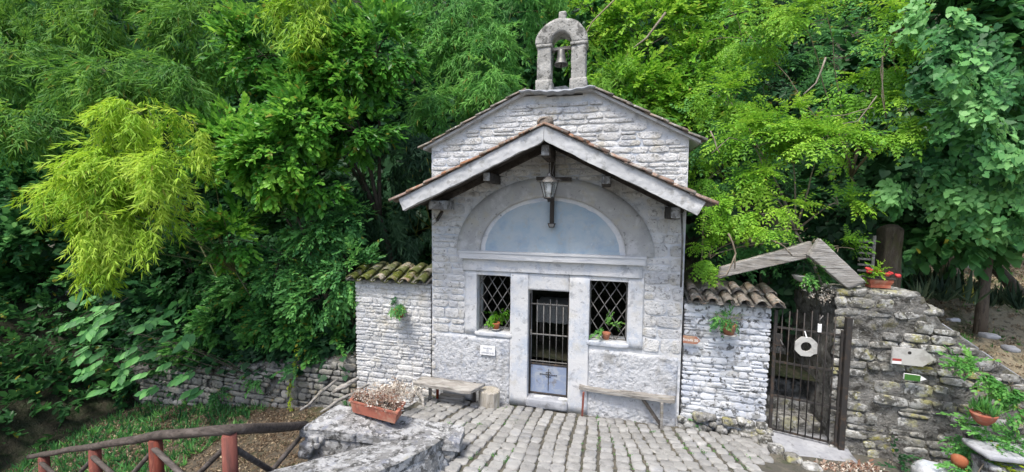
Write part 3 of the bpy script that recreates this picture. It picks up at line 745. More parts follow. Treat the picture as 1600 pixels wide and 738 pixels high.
# arch half ring extruded
vs = []; fs = []; n = 26; ro_x, ro_z, ri = .455, .42, .185; zc = 6.69
nx = 5
for i in range(n+1):
    t = math.pi*i/n
    ring = []
    for k in range(nx+1):
        s_ = k/nx; ring.append((ri+(ro_x-ri)*s_, ri+(ro_z-ri)*s_, -.06))
    for k in range(nx+1):
        s_ = 1-k/nx; ring.append((ri+(ro_x-ri)*s_, ri+(ro_z-ri)*s_, .25))
    for a, b, y in ring:
        p = Vector((bcx-a*math.cos(t), y, zc+b*math.sin(t))); vs.append(p+Vector(noise.noise_vector(p*6))*.014)
m_ = 2*(nx+1)
for i in range(n):
    for k in range(m_): fs.append((i*m_+k, i*m_+(k+1) % m_, (i+1)*m_+(k+1) % m_, (i+1)*m_+k))
fs += [tuple(range(m_)), tuple(n*m_+k for k in range(m_-1, -1, -1))]
MB().add(vs, fs).obj('bell_arch', M['belfry'], chapel, True)
mb = MB(); rock(mb, (bcx, .1, 7.17), (.15, .15, .22), 5, .014, .5, 6); mb.obj('finial', M['belfry'], chapel, True)
mb = MB(); mb.bar((bcx-.23, .08, 6.63), (bcx+.25, .08, 6.645), .07, .05); mb.obj('bell_yoke', M['wood_grey'], chapel)
mb = MB(); mb.lathe([(.012, .26), (.05, .255), (.066, .235), (.075, .12), (.092, .05), (.125, .0), (.128, -.012), (.11, -.01), (.06, .1), (.02, .2)], (bcx-.01, .08, 6.37), 20)
bell = mb.obj('bell', M['bell'], chapel, True)
mb = MB(); mb.tube([(bcx-.01, .08, 6.5), (bcx-.01, .08, 6.33)], .008); mb.lathe([(.01, .02), (.022, .0), (.01, -.02)], (bcx-.01, .08, 6.33), 8); mb.obj('clapper', M['iron'], bell)
mb = MB()
for sx in (-1, 1): mb.tube([(bcx-.01+sx*.02, .08, 6.62), (bcx-.01+sx*.10, .07, 6.6), (bcx-.01+sx*.135, .07, 6.5), (bcx-.01+sx*.11, .07, 6.42)], .009, 5)
mb.obj('bell_bracket', M['iron'], bell, True)

# porch roof -------------------------------------------------------
PY0, PY1 = -.92, -.0
RX = .02; RIDGE = 5.07; EL, ER = (-2.50, 3.92), (2.36, 3.89)
def slope_pts(e): d = Vector((RX-e[0], 0, RIDGE-e[1])); return d.normalized()
for e, sx in ((EL, -1), (ER, 1)):
    d = slope_pts(e); nrm = Vector((-d.z, 0, d.x)) if sx < 0 else Vector((d.z, 0, -d.x))
    a = Vector((e[0], 0, e[1])); b = Vector((RX, 0, RIDGE))
    # grey verge band along the front edge
    V, F = cubegrid(40); vs = []
    Lg = (b-a).length
    for p in V:
        s_ = (p.x+1)/2; base_ = a.lerp(b, s_); th = .20
        q = base_-nrm*th*(1-(p.z+1)/2)
        if p.z < 0 and s_ > .9: pass
        q = Vector((q.x, PY0-.03+(p.y+1)/2*.09, q.z))
        # mitre at the ridge: keep each band on its own side
        if (q.x-RX)*sx < 0.003: q.x = RX+.003*sx
        vs.append(q+Vector(noise.noise_vector(q*4))*.014+Vector(noise.noise_vector(q*13))*.008)
    MB().add(vs, F).obj('verge_band', M['verge'], chapel)
    # boarding under the tiles and rafters
    for k in range(7):
        y0 = PY0+.065+k*.12
        mb = MB(); A = a-nrm*.075; B = b-nrm*.075; B.x += .01*sx; mb.bar((A.x, y0+.055, A.z), (B.x, y0+.055, B.z), .115, .03, nrm); mb.obj('roof_board', M['wood_dark'], chapel)
    mb = MB(); A = a-nrm*.15+d*.05; B = b-nrm*.15; B.x += .05*sx; mb.bar((A.x, PY0+.15, A.z), (B.x, PY0+.15, B.z), .09, .10, nrm); mb.obj('rafter', M['wood_dark'], chapel)
    mb = MB(); A = a-nrm*.15+d*.05; mb.bar((A.x, -.06, A.z), (B.x, -.06, B.z), .09, .10, nrm); mb.obj('rafter', M['wood_dark'], chapel)
    # bedding and tiles
    mb = MB(); A = a+nrm*.012; B = b+nrm*.012; mb.bar((A.x, (PY0+PY1)/2, A.z), (B.x+.0*sx, (PY0+PY1)/2, B.z), PY1-PY0+.02, .02, nrm); mb.obj('tile_bedding', M['verge'], chapel)
    ea = (e[0]+.16*sx-d.x*0, e[1]-.075)
    for k, y in enumerate((PY0+.02, PY0+.27, PY0+.52, PY0+.76)):
        tile_row(chapel, (a.x-d.x*.13, a.z-d.z*.13+.015), (b.x-.02*sx*-1, b.z+.0), y, 'tile' if k == 0 else 'tile_grey', .36, sd=k+10*sx, sc=1.15, lift=.012)
    for k, y in enumerate((PY0+.145, PY0+.395, PY0+.64)):
        tile_row(chapel, (a.x-d.x*.13, a.z-d.z*.13), (b.x, b.z), y, 'tile_grey', .36, sd=k+30, inv=True, lift=.065)
# ridge cap tiles
for k in range(3):
    link('ridge_tile', TM['tile_grey'][k], chapel, (RX, PY0-.03+k*.33, RIDGE+.05), (0, 0, math.pi/2), (1, 1.25, 1.2))
mb = MB(); rock(mb, (RX, PY0+.10, RIDGE+.085), (.26, .26, .17), 5, .03, .6, 7); mb.obj('ridge_mortar', M['tile_grey'], chapel, True)
# purlins with sawn ends
for (x, z, w_, h_, mt, y0) in ((-1.98, 3.84, .25, .17, 'wood_paint', -.62), (-1.00, 4.32, .14, .16, 'wood_dark', -.68), (0.02, 4.72, .15, .20, 'wood_dark', -.80), (.98, 4.25, .15, .15, 'wood_dark', -.66), (2.03, 3.74, .16, .20, 'wood_dark', -.62)):
    mb = MB(); rock(mb, (x, (y0+.05)/2, z), (w_, .05-y0, h_), 5, .010, .12, 4); mb.obj('purlin', M[mt], chapel, True)
    mb = MB(); rock(mb, (x+.0, y0-.006, z), (w_*.86, .02, h_*.86), 3, .004, .2, 6); mb.obj('purlin_end', M['wood_paint'], chapel, True)
mb = MB(); mb.bar((-1.98, -.30, 3.72), (-2.2, -.05, 3.55), .05, .05); mb.obj('wall_bracket', M['iron'], chapel)
mb = MB(); mb.tube([(2.20, -.16, 3.72), (2.23, -.14, 3.3), (2.24, -.10, 2.5)], .016, 6); mb.obj('drain_wire', M['iron_grey'], chapel, True)
mb = MB(); pts = [at(678, 336, y=-.25), at(683, 346, y=-.25), at(676, 352, y=-.25), at(673, 346, y=-.25), at(680, 340, y=-.25)]; mb.tube(pts, .008, 5); mb.obj('wire_hook', M['iron_grey'], chapel, True)

# window grilles and door gate --------------------------------------
for (a, b, c, d) in wins:
    wroot = MB(); wroot.box((a+.012, .16, (c+d)/2), (.02, .02, d-c)); wroot.box((b-.012, .16, (c+d)/2), (.02, .02, d-c))
    wroot.box(((a+b)/2, .16, c+.012), (b-a-.05, .02, .02)); wroot.box(((a+b)/2, .16, d-.012), (b-a-.05, .02, .02))
    gr = wroot.obj('window_grille', M['iron_grey'], chapel)
    sp = .205; hgt = d-c; wdt = b-a
    for sg in (-1, 1):
        sl = 1.55
        k0 = -12
        for k in range(k0, 12):
            off = k*sp
            # line x = a + off + sg*(z-c)/sl
            pts = []
            for t in (c, d):
                pts.append((a+off+sg*(t-c)/sl+.06, t))
            (xa, za), (xb, zb) = pts
            def clip(x_, z_, ox, oz):
                if x_ < a+.01: tt = (a+.01-x_)/(ox-x_); return a+.01, z_+(oz-z_)*tt
                if x_ > b-.01: tt = (b-.01-x_)/(ox-x_); return b-.01, z_+(oz-z_)*tt
                return x_, z_
            if max(xa, xb) < a+.02 or min(xa, xb) > b-.02: continue
            p = clip(xa, za, xb, zb); q = clip(xb, zb, xa, za)
            if abs(p[1]-q[1]) < .04: continue
            mb = MB(); mb.tube([(p[0], .15+.008*sg, p[1]), (q[0], .15+.008*sg, q[1])], .0085, 6); mb.obj('bar', M['iron_grey'], gr, True)
a, b, c, d = door
mb = MB(); gy = .13
mb.box((a+.018, gy, 1.2), (.03, .035, 2.0-.02)); mb.box((b-.018, gy, 1.2), (.03, .035, 1.98)); mb.box((0, gy, .27), (.70, .03, .03)); mb.box((0, gy, .84), (.70, .03, .035))
gt = mb.obj('door_gate', M['iron'], chapel)
for k in range(5):
    x = -.23+.1225*k
    mb = MB(); mb.tube([(x, gy, .78 if k == 2 else .84), (x, gy, (2.08, 2.02, 2.1, 2.1, 1.99)[k])], .0085, 6); mb.obj('bar', M['iron_grey'], gt, True)
for z in (2.0, 1.42): 
    mb = MB(); mb.bar((-.35, gy-.012, z), (.35, gy-.012, z), .01, .022); mb.obj('rail', M['iron_grey'], gt)
mb = MB(); mb.bar((-.35, gy-.012, .90), (.35, gy-.012, .90), .01, .02); mb.obj('rail', M['iron_grey'], gt)
mb = MB(); mb.box((0, gy, .555), (.68, .012, .53)); pn = mb.obj('lower_panel', M['door_blue'], gt)
mb = MB(); y = gy-.014
mb.tube([(0, y, .34), (.005, y, .76)], .006, 5); mb.tube([(-.16, y, .655), (.14, y, .645)], .006, 5)
for sx in (-1, 1):
    mb.lathe([(.003, -.01), (.013, 0), (.003, .01)], (sx*.155, y, .65), 8)
    for sz in (-1, 1):
        pts = [(sx*(.02+.028*math.cos(t)), y, .65+sz*(.025+.022*math.sin(t))) for t in np.linspace(0, 5.2, 9)]; mb.tube(pts, .005, 4)
mb.obj('cross_ornament', M['iron'], pn, True)
mb = MB(); mb.box((-.34, gy-.03, 1.45), (.03, .02, .10)); mb.obj('latch', M['iron_grey'], gt)

# plaque
def text_obj(s, size, loc, rot, mat, parent, name='lettering', ext=.0015):
    cu = bpy.data.curves.new(name, 'FONT'); cu.body = s; cu.size = size; cu.align_x = 'CENTER'; cu.align_y = 'CENTER'; cu.extrude = ext; cu.space_line = .9
    t = bpy.data.objects.new(name, cu); COL.objects.link(t); bpy.context.view_layer.update()
    me = bpy.data.meshes.new_from_object(t.evaluated_get(bpy.context.evaluated_depsgraph_get())); bpy.data.objects.remove(t)
    me.materials.clear(); me.materials.append(mat)
    return link(name, me, parent, loc, rot)
p = at(762, 548, y=-.07)
pl = thing('wall_plaque', 'small white plaque with faint grey lettering under the left window', 'plaque', p)
mb = MB(); mb.box(p, (.295, .025, .175), None, .01); mb.obj('plate', M['white'], pl)
text_obj('DIVIETO\nDI\nAFFISSIONE', .048, p+Vector((0, -.0145, 0)), (R(90), 0, 0), M['grey_ink'], pl)

# altar seen through the door
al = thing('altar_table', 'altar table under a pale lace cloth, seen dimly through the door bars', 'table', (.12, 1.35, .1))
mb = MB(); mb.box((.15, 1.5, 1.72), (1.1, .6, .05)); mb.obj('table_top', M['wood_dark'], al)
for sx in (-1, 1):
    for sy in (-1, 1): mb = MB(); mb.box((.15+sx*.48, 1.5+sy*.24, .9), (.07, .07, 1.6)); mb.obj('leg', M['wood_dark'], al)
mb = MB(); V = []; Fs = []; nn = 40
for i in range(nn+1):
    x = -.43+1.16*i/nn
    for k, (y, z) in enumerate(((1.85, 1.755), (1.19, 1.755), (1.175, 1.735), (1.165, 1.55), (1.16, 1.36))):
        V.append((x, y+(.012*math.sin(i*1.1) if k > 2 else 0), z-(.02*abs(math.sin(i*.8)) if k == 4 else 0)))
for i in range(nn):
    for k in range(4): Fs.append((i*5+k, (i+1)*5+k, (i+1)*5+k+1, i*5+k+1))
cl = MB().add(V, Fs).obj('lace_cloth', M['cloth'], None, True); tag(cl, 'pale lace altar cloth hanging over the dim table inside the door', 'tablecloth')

# lantern + cross ----------------------------------------------------
lc = at(858, 287, y=-.60)
ln = thing('hanging_lantern', 'wrought iron lantern with white bulb hanging under the porch ridge', 'lantern', lc)
mb = MB(); mb.tube([lc+Vector((0, 0, .52)), lc+Vector((0, 0, .17))], .010, 6)
for k in range(4): mb.lathe([(.008, -.012), (.018, 0), (.008, .012)], lc+Vector((0, 0, .55-k*.08)), 8)
mb.obj('hanging_rod', M['iron'], ln, True)
mb = MB(); mb.lathe([(.165, .02), (.16, .035), (.10, .075), (.065, .11), (.04, .125), (.03, .16), (.012, .18)], lc, 6); mb.obj('cap', M['iron_grey'], ln)
mb = MB()
for k in range(6):
    a = k*math.pi/3; mb.bar(lc+Vector((.15*math.cos(a), .15*math.sin(a), .02)), lc+Vector((.08*math.cos(a), .08*math.sin(a), -.235)), .012, .012)
mb.lathe([(.085, -.225), (.09, -.235), (.085, -.25), (.03, -.26), (.02, -.30), (.005, -.31)], lc, 6)
mb.obj('lantern_frame', M['iron'], ln)
mb = MB(); vs = []
for k in range(6):
    a = k*math.pi/3; vs += [lc+Vector((.14*math.cos(a), .14*math.sin(a), .018)), lc+Vector((.075*math.cos(a), .075*math.sin(a), -.225))]
mb.add(vs, [(2*k, 2*((k+1) % 6), 2*((k+1) % 6)+1, 2*k+1) for k in range(6)]); mb.obj('glass_pane', M['glass'], ln)
mb = MB(); mb.lathe([(.02, .0), (.03, -.01), (.045, -.03), (.038, -.06), (.045, -.10), (.05, -.12), (.03, -.155), (.01, -.16)], lc, 12); mb.obj('bulb', M['white'], ln, True)
mb = MB(); q = lc+Vector((.10, .02, .06)); mb.tube([q, q+Vector((.06, 0, .01)), q+Vector((.11, 0, -.02))], .007, 5); mb.tube([lc+Vector((.08, 0, .3)), lc+Vector((.05, 0, .18)), q], .004, 4); mb.tube([lc+Vector((.14, 0, .55)), lc+Vector((.08, 0, .3))], .004, 4)
mb.obj('cable', M['iron_grey'], ln, True)
p0, p1 = at(862, 352, y=-.10), at(865, 222, y=-.10)
cr = thing('wall_cross', 'dark wooden cross on the lunette behind the lantern with tiny plate at its foot', 'cross', p0)
mb = MB(); mb.bar(p0, (p1.x, -.10, 4.72), .035, .075, (1, 0, 0)); mb.obj('upright', M['wood_dark'], cr)
q0, q1 = at(838, 279, y=-.135), at(893, 280, y=-.135); mb = MB(); mb.bar(q0, q1, .035, .06); mb.obj('crossbar', M['wood_dark'], cr)
mb = MB(); mb.prism([(p0.x-.07, p0.z+.035), (p0.x-.045, p0.z-.045), (p0.x+.045, p0.z-.045), (p0.x+.07, p0.z+.035)], -.135, -.085); ft = mb.obj('foot_plate', M['iron'], cr)
mb = MB(); mb.prism([(p0.x-.05, p0.z+.022), (p0.x-.032, p0.z-.030), (p0.x+.032, p0.z-.030), (p0.x+.05, p0.z+.022)], -.139, -.1345); mb.obj('label', M['iron_grey'], ft)

# ================================================================== FLANKING WALLS
def wall_tiles(root, x0, x1, zf, zb, yf, yb, mat, n, sd):
    """barrel tiles sloping to the front"""
    rd = random.Random(sd); ln = math.hypot(yb-yf, zb-zf); el = math.atan2(zb-zf, yb-yf); w_ = (x1-x0)/n
    mb = MB(); mb.bar(((x0+x1)/2, yf+.06, zf-.005), ((x0+x1)/2, yb, zb-.03), x1-x0, .03, (0, 0, 1)); mb.obj('tile_bedding', M['mortar_dark'], root)
    for i in range(n):
        cx = x0+w_*(i+.5)
        for r_ in range(2):
            t = r_*.5
            for inv in (0, 1):
                if inv and i == n-1: continue
                rot = (Matrix.Rotation(math.pi/2+rd.uniform(-.05, .05), 3, 'Z') @ Matrix.Rotation(-el+.03, 3, 'Y')).to_euler()
                xx = cx+(w_/2 if inv else 0)
                p = Vector((xx+rd.uniform(-.01, .01), yf+(yb-yf)*t-(.0 if not inv else -.03)-rd.uniform(0, .02), zf+(zb-zf)*t+(.055 if inv else .025)+r_*.012))
                link('roof_tile', rd.choice((TI if inv else TM)[mat]), root, p, rot, (ln*.56/.40, w_/.17*(.72 if not inv else .66), 1.15))
def flank(name, label, x0, x1, z0, z1, mat, sd, yf=.0, rag=None):
    root = thing(name, label, 'wall', ((x0+x1)/2, .2, z0))
    mb = MB(); V, F = cubegrid(44); vs = []
    for p in V:
        q = Vector(((x0+x1)/2+p.x*((x1-x0)/2-.02), yf+.24+p.y*.2, (z0+z1)/2+p.z*(z1-z0)/2)); vs.append(q+Vector(noise.noise_vector(q*5))*.012+Vector(noise.noise_vector(Vector((q.x*9, q.y*9, q.z*16))))*.014)
    MB().add(vs, F).obj('wall_core', M[mat], root, True)
    lay(root, courses(x0, x1, z0, z1-.01, (.06, .15), (.13, .40), sd), yf+.038, mat, .020, .045, sd)
    return root
wl = flank('left_flank_wall', 'low whitewashed rubble wall left of the chapel under mossy tiles', -4.10, -2.36, -.35, 2.27, 'stone_white', 21)
wall_tiles(wl, -4.22, -2.38, 2.30, 2.52, -.16, .55, 'tile_moss', 6, 3)
wr = flank('right_flank_wall', 'low whitewashed rubble wall between chapel and iron gate under grey tiles', 2.33, 3.66, .02, 2.22, 'stone_wall_r', 24)
wall_tiles(wr, 2.36, 3.80, 2.26, 2.44, -.17, .5, 'tile_grey', 6, 5)
for o in list(wl.children)+list(wr.children):
    pass
# rubble footing of the right wall
spec = []
rd = random.Random(5)
for k in range(26):
    x = 2.35+1.32*rd.random(); z = .02+.30*rd.random()*(1-.3*abs(x-3)); spec.append((x, z, rd.uniform(.12, .26), rd.uniform(.08, .15)))
lay(wr, spec, -.02, 'stone_moss', .075, .15, 4, 'footing_stone')

# flower pots on the walls ---------------------------------------
def wallpot(name, label, c, kind, mat, n=26, spread=(.20, .12, .10), size=.5, tone=.5, group='flower pots fixed to the white walls', sz=1, up=.12):
    root = thing(name, label, 'flower pot', c, group)
    mb = MB(); mb.lathe([(.055*sz, -.09*sz), (.075*sz, .0), (.09*sz, .035*sz), (.092*sz, .055*sz), (.078*sz, .055*sz), (.07*sz, .035*sz)], c, 14); pt = mb.obj('pot', M['terracotta'], root, True)
    mb = MB(); mb.lathe([(.06*sz, -.10*sz), (.095*sz, -.09*sz), (.10*sz, -.075*sz), (.09*sz, -.08*sz)], c, 16); mb.obj('saucer', M['white_paint'], root, True)
    P, X, Z, T = lobe_instances([(tuple(c+Vector((0, 0, up))), spread, n)], .5, tone, .2, .2, 1.0)
    link('leaves', leafmesh('leaves', kind, P, X, Z, size*rng.uniform(.7, 1.2, len(P)), T, L[mat]), root)
    return root
wallpot('wall_flower_pot', 'terracotta pot of trailing green leaves on the left flank wall', at(624, 488, y=-.14), 'fine', 'bush', 56, (.22, .10, .11), .65, .6, sz=1.25, up=.17)
wallpot('wall_flower_pot', 'terracotta pot of trailing leaves and bare twigs on right flank wall', at(1139, 513, y=-.14), 'fine', 'bush', 64, (.30, .12, .10), .62, .6, sz=1.25, up=.15)
wallpot('window_flower_pot', 'geranium pot with broad bright leaves inside the left window grille', at(775, 508, y=.07), 'ivy', 'lime', 44, (.24, .07, .20), .5, .3, 'flower pots in the chapel windows', .9, .26)
wallpot('window_flower_pot', 'terracotta pot with a small sparse plant inside right window grille', at(947, 524, y=.09), 'fine', 'fern', 16, (.16, .05, .14), .75, .6, 'flower pots in the chapel windows', .9, .16)
tw = thing('dry_twigs', 'thin bare brown twigs sticking out around the right wall flower pot', 'twigs', at(1139, 508, y=-.12))
for k in range(9):
    c = at(1136, 504, y=-.12); a = rd.uniform(0, 2*math.pi); e = c+Vector((math.cos(a)*rd.uniform(.2, .36), -.03, abs(math.sin(a))*.22-.02))
    mb = MB(); mb.tube([c, (c+e)/2+Vector((0, 0, .05)), e], [.005, .004, .002], 4); mb.obj('twig', M['twig'], tw, True)

# signs -----------------------------------------------------------
def arrow_sign(name, label, x0, x1, zc, h, tip, y, mat, rot=0.0):
    c = Vector(((x0+x1)/2, y, zc)); root = thing(name, label, 'sign', c)
    mb = MB(); pts = [(x0, zc-h/2), (x1-tip, zc-h/2), (x1, zc), (x1-tip, zc+h/2), (x0, zc+h/2)]
    ca, sa = math.cos(rot), math.sin(rot); pts = [(c.x+(x-c.x)*ca-(z-c.z)*sa, c.z+(x-c.x)*sa+(z-c.z)*ca) for x, z in pts]
    mb.prism(pts, y-.012, y+.012); mb.obj('board', mat, root); return root, c
a_, b_ = at(1067, 530, y=-.06), at(1094, 532, y=-.06)
sg, c = arrow_sign('arrow_sign', 'small reddish wooden arrow sign with white writing beside the chapel corner', a_.x, b_.x, a_.z, .125, .06, -.07, M['sign_wood'], -.03)
text_obj('Strada 50', .062, c+Vector((-.02, -.0135, 0)), (R(90), R(1.7), 0), M['white'], sg)
a_, b_ = at(1392, 553, y=-.30), at(1459, 562, y=-.30)
sg, c = arrow_sign('arrow_sign', 'large blank whitish arrow board with red and white trail mark', a_.x, b_.x, (a_.z+b_.z)/2, .25, .14, -.315, M['white_paint'], -.015)
mb = MB(); x = a_.x; mb.box((x+.06, -.331, c.z-.055), (.11, .004, .035)); mb.obj('red_mark', M['red_paint'], sg)
mb = MB(); mb.box((x+.06, -.331, c.z-.095), (.11, .004, .04)); mb.obj('white_mark', M['white'], sg)
mb = MB(); mb.lathe([(.03, -.01), (.03, .0)], (0, 0, 0), 10); 
me = mb.mesh('stain', M['iron'], False); link('bolt', me, sg, (c.x-.05, -.328, c.z+.06), (R(90), 0, 0), (.8, .8, .8))
a_, b_ = at(1411, 587, y=-.30), at(1446, 592, y=-.30)
sg, c = arrow_sign('arrow_sign', 'narrow green painted arrow board with white tip on the rubble wall', a_.x, b_.x, (a_.z+b_.z)/2, .085, .08, -.315, M['white'], -.05)
mb = MB(); mb.box(((a_.x+b_.x-.08)/2, -.331, c.z), (b_.x-a_.x-.08, .006, .087), Matrix.Rotation(.05, 3, 'Y')); mb.obj('green_panel', M['green_paint'], sg)

# ================================================================== IRON GATE AND PASSAGE
g = [at(1213, 484, y=-.0), at(1327, 488, y=-.25), at(1311, 686, y=-.25), at(1200, 670, y=-.0)]
gate = thing('iron_gate', 'dark iron bar gate with tall bars between white wall and rubble pillar', 'gate', (g[3].x, 0, .1))
TL, TR, BR, BL = g; TR.z = TL.z; BR.x = TR.x; BL.x = TL.x; BL.z = BR.z = .17
def gp(u, v, dy=0): return TL.lerp(TR, u).lerp(BL.lerp(BR, u), 1-v)+Vector((0, dy, 0))
mb = MB(); mb.bar(gp(1, -.03), gp(1, 1.0), .075, .075, (1, 0, 0)); mb.obj('hinge_post', M['iron'], gate)
mb = MB(); mb.bar(gp(0, 0), gp(0, 1), .035, .045, (1, 0, 0)); mb.obj('stile', M['iron'], gate)
mb = MB(); mb.bar(gp(.93, 0), gp(.93, .9), .03, .03, (1, 0, 0)); mb.obj('stile', M['iron'], gate)
for v in (.02, .30, .58, .86):
    mb = MB(); mb.bar(gp(0, v), gp(.97, v), .012, .035); mb.obj('rail', M['iron'], gate)
for k in range(8):
    u = .09+k*.105
    mb = MB(); mb.tube([gp(u, .02, -.012), gp(u, 1.02-(.02 if k % 2 else 0), -.012)], .009, 6); mb.obj('bar', M['iron'], gate, True)
mb = MB(); mb.box(gp(.06, .76), (.10, .03, .20)); mb.obj('lock_box', M['iron'], gate)
mb = MB(); mb.bar(gp(.06, .77, -.05), gp(.10, .73, -.07), .012, .012); mb.obj('handle', M['iron_grey'], gate)
# octagonal plate with a hole
oc = gp(.42, .745, -.07); root = thing('octagonal_plate', 'flat whitish octagonal plate with round hole hung on the iron gate', 'plate', oc)
vs = []; fs = []; nn = 32
for k in range(nn):
    t = 2*math.pi*k/nn; e = .150/max(abs(math.cos(t)), abs(math.sin(t)), (abs(math.cos(t))+abs(math.sin(t)))/(1.45 if not (5.5 < t < 6.2) else 1.8))
    for r_, y in ((e, -.012), (.075, -.012), (.075, .012), (e, .012)): vs.append((oc.x+r_*math.cos(t), oc.y+y, oc.z+r_*math.sin(t)))
for k in range(nn):
    for j in range(4): fs.append((k*4+j, k*4+(j+1) % 4, ((k+1) % nn)*4+(j+1) % 4, ((k+1) % nn)*4+j))
MB().add(vs, fs).obj('plate', M['white_paint'], root)
mb = MB(); mb.tube([oc+Vector((.0, -.015, .14)), gp(.41, .86, -.03)], .008, 5); mb.obj('string', M['white'], root)
hp = gp(.60, .90, -.05); root = thing('hanging_tag', 'small white tag hanging on a hook from the gate top rail', 'tag', hp)
mb = MB(); mb.box(hp, (.05, .02, .13)); mb.obj('tag_card', M['white'], root)
mb = MB(); mb.tube([hp+Vector((0, 0, .06)), hp+Vector((.0, 0, .14)), hp+Vector((.04, 0, .20))], .01, 5); mb.obj('hook', M['iron_grey'], root, True)
# passage
st = thing('passage_steps', 'dark worn stone steps climbing behind the iron gate', 'steps', (4.2, .5, .1))
for k in range(9):
    mb = MB(); rock(mb, (4.25, .42+k*.34, .18+k*.20), (1.25, .42, .24), 5, .02, .15, 4, seed=k); mb.obj('step', M['stone_moss'], st, True)
pw = thing('passage_side_wall', 'dark rubble wall on the left inside the gate passage', 'wall', (3.62, 1.5, 0))
mb = MB(); mb.box((3.50, 2.2, 1.1), (.3, 3.6, 2.3)); mb.obj('wall_core', M['mortar_dark'], pw)
th = thing('threshold_slab', 'blue grey stone slab in front of the iron gate', 'slab', (4.2, -.35, .1))
def quadblock(name, pts, zt, zb, mat, parent, n=8, rough=.012):
    """block with a four-cornered top"""
    V, F = cubegrid(n); vs = []
    A, B, C_, D = [Vector((p[0], p[1], 0)) for p in pts]
    for p in V:
        u, v = (p.x+1)/2, (p.y+1)/2; q = A.lerp(B, u).lerp(D.lerp(C_, u), v); tz = zt(u, v) if callable(zt) else zt
        q.z = zb+(tz-zb)*(p.z+1)/2; vs.append(q+Vector(noise.noise_vector(q*5))*rough+Vector(noise.noise_vector(q*15))*rough*.4)
    return MB().add(vs, F).obj(name, mat, parent, True)
pp = [at(1208, 693, z=.17), at(1330, 725, z=.17), at(1316, 690, z=.17), at(1203, 672, z=.17)]
quadblock('slab', [(3.42, -.62), (4.62, -.78), (4.72, .12), (3.68, .12)], .15, -.1, M['slab'], th)
sb = thing('kerb_boulder', 'dark rough stone kerb between the cobbles and the gate slab', 'stone', (3.45, -.5, .1))
for k, (px_, py_) in enumerate(((1170, 672), (1195, 690), (1212, 706), (1238, 722), (1268, 736))):
    p = at(px_, py_, z=.12+.02*k); mb = MB(); rock(mb, p, (.22, .2, .2), 5, .03, .5, 4, seed=k); mb.obj('stone', M['stone_moss'], sb, True)

# rubble pillar + wall on the right ---------------------------------
rp = thing('rubble_wall', 'tall lichen covered rubble pillar and wall right of the gate with sloping top', 'wall', (5.5, 0, 0))
def ywall(x, z): return -.16-.02*(x-4.5)
def face():
    xs = np.linspace(4.44, 9.3, 110); zs = np.linspace(-.4, 2.6, 74); vs = []; fs = []; nx = len(xs)
    tops = lambda x: cop(x)+.03*fbm((x*3, 0, 1), 3)
    for j, z in enumerate(zs):
        for i, x in enumerate(xs):
            t = j/(len(zs)-1); zz = -.5+(tops(x)+.5)*t
            y = ywall(x, zz)-.06*(1-t)*1.0+.035*fbm((x*3.3, 1, zz*3.3), 5)+.03*noise.noise(Vector((x*9, 0, zz*11)))
            vs.append((x, y, zz))
    for j in range(len(zs)-1):
        for i in range(nx-1): fs.append((j*nx+i, j*nx+i+1, (j+1)*nx+i+1, (j+1)*nx+i))
    n0 = len(vs)
    # top cap running back and inner passage side
    for i, x in enumerate(xs): vs.append((x, .45, tops(x)+.0))
    b = (len(zs)-1)*nx
    for i in range(nx-1): fs.append((b+i, b+i+1, n0+i+1, n0+i))
    m0 = len(vs); ny = 30
    for j in range(ny+1):
        for k in range(25):
            y = -.16+3.2*j/ny; z = -.5+3.1*k/24; vs.append((4.50+.04*fbm((2, y*3, z*3), 4)+(.02 if j else -.05), y, z))
    for j in range(ny):
        for k in range(24): fs.append((m0+j*25+k, m0+(j+1)*25+k, m0+(j+1)*25+k+1, m0+j*25+k+1))
    MB().add(vs, fs).obj('wall_core', M['mortar_dark'], rp, True)
face()
spec = [q for q in courses(4.42, 8.6, -.2, 2.5, (.09, .24), (.14, .42), 33) if q[1]+q[3]/2 < cop(q[0])-.02 and random.random() < .72]
lay(rp, spec, 0, 'stone_moss', .036, .10, 9, yfun=lambda x, z: ywall(x, z)-.035*(1-z/2.5)-.0)
rs = random.Random(8)
for k, (x0, x1, z) in enumerate(((4.44, 4.85, 2.56), (4.85, 5.5, 2.57), (5.45, 5.82, 2.33))):
    mb = MB(); rock(mb, ((x0+x1)/2, .05, z), (x1-x0, .5, .12), 6, .03, .35, 4, seed=k); mb.obj('cap_stone', M['stone_moss'], rp, True)
d = Vector((1.18, 0, -.87)).normalized()
for k in range(4):
    a = Vector((5.72, .02, 2.16))+d*(k*.62+.03); b = a+d*.59; c = (a+b)/2
    mb = MB(); rock(mb, c, (.60, .36, .10), 6, .012, .15, 4, Matrix.Rotation(math.atan2(-d.z, d.x), 3, 'Y'), seed=k); mb.obj('coping_slab', M['slab'], rp, True)
# gate-side arch timbers
tb = thing('timber_gable', 'two weathered grey boards joined into a low gable above the gate', 'timber gable', (4.0, -.05, 2.6))
def plank(name, pts_px, y, th, mat, parent, n=16):
    """board outline from its four corners, given real thickness"""
    P4 = [at(px_, py_, y=y) for px_, py_ in pts_px]
    V, F = cubegrid(n); vs = []
    for p in V:
        u, v = (p.x+1)/2, (p.z+1)/2; q = P4[0].lerp(P4[1], u).lerp(P4[3].lerp(P4[2], u), v); q = Vector((q.x, y+th/2+p.y*th/2, q.z))
        e = .008; q.z += .012*math.sin(u*7)*0+e*noise.noise(Vector((q.x*4, 3, 0))); vs.append(q+Vector(noise.noise_vector(Vector((q.x*5, q.y*9, q.z*14))))*.006)
    return MB().add(vs, F).obj(name, mat, parent, True)
plank('board', [(1124, 435), (1272, 401), (1268, 378), (1127, 418)], -.10, .11, M['wood_grey'], tb)
plank('board', [(1264, 400), (1326, 452), (1354, 442), (1282, 373)], -.20, .10, M['wood_grey'], tb)

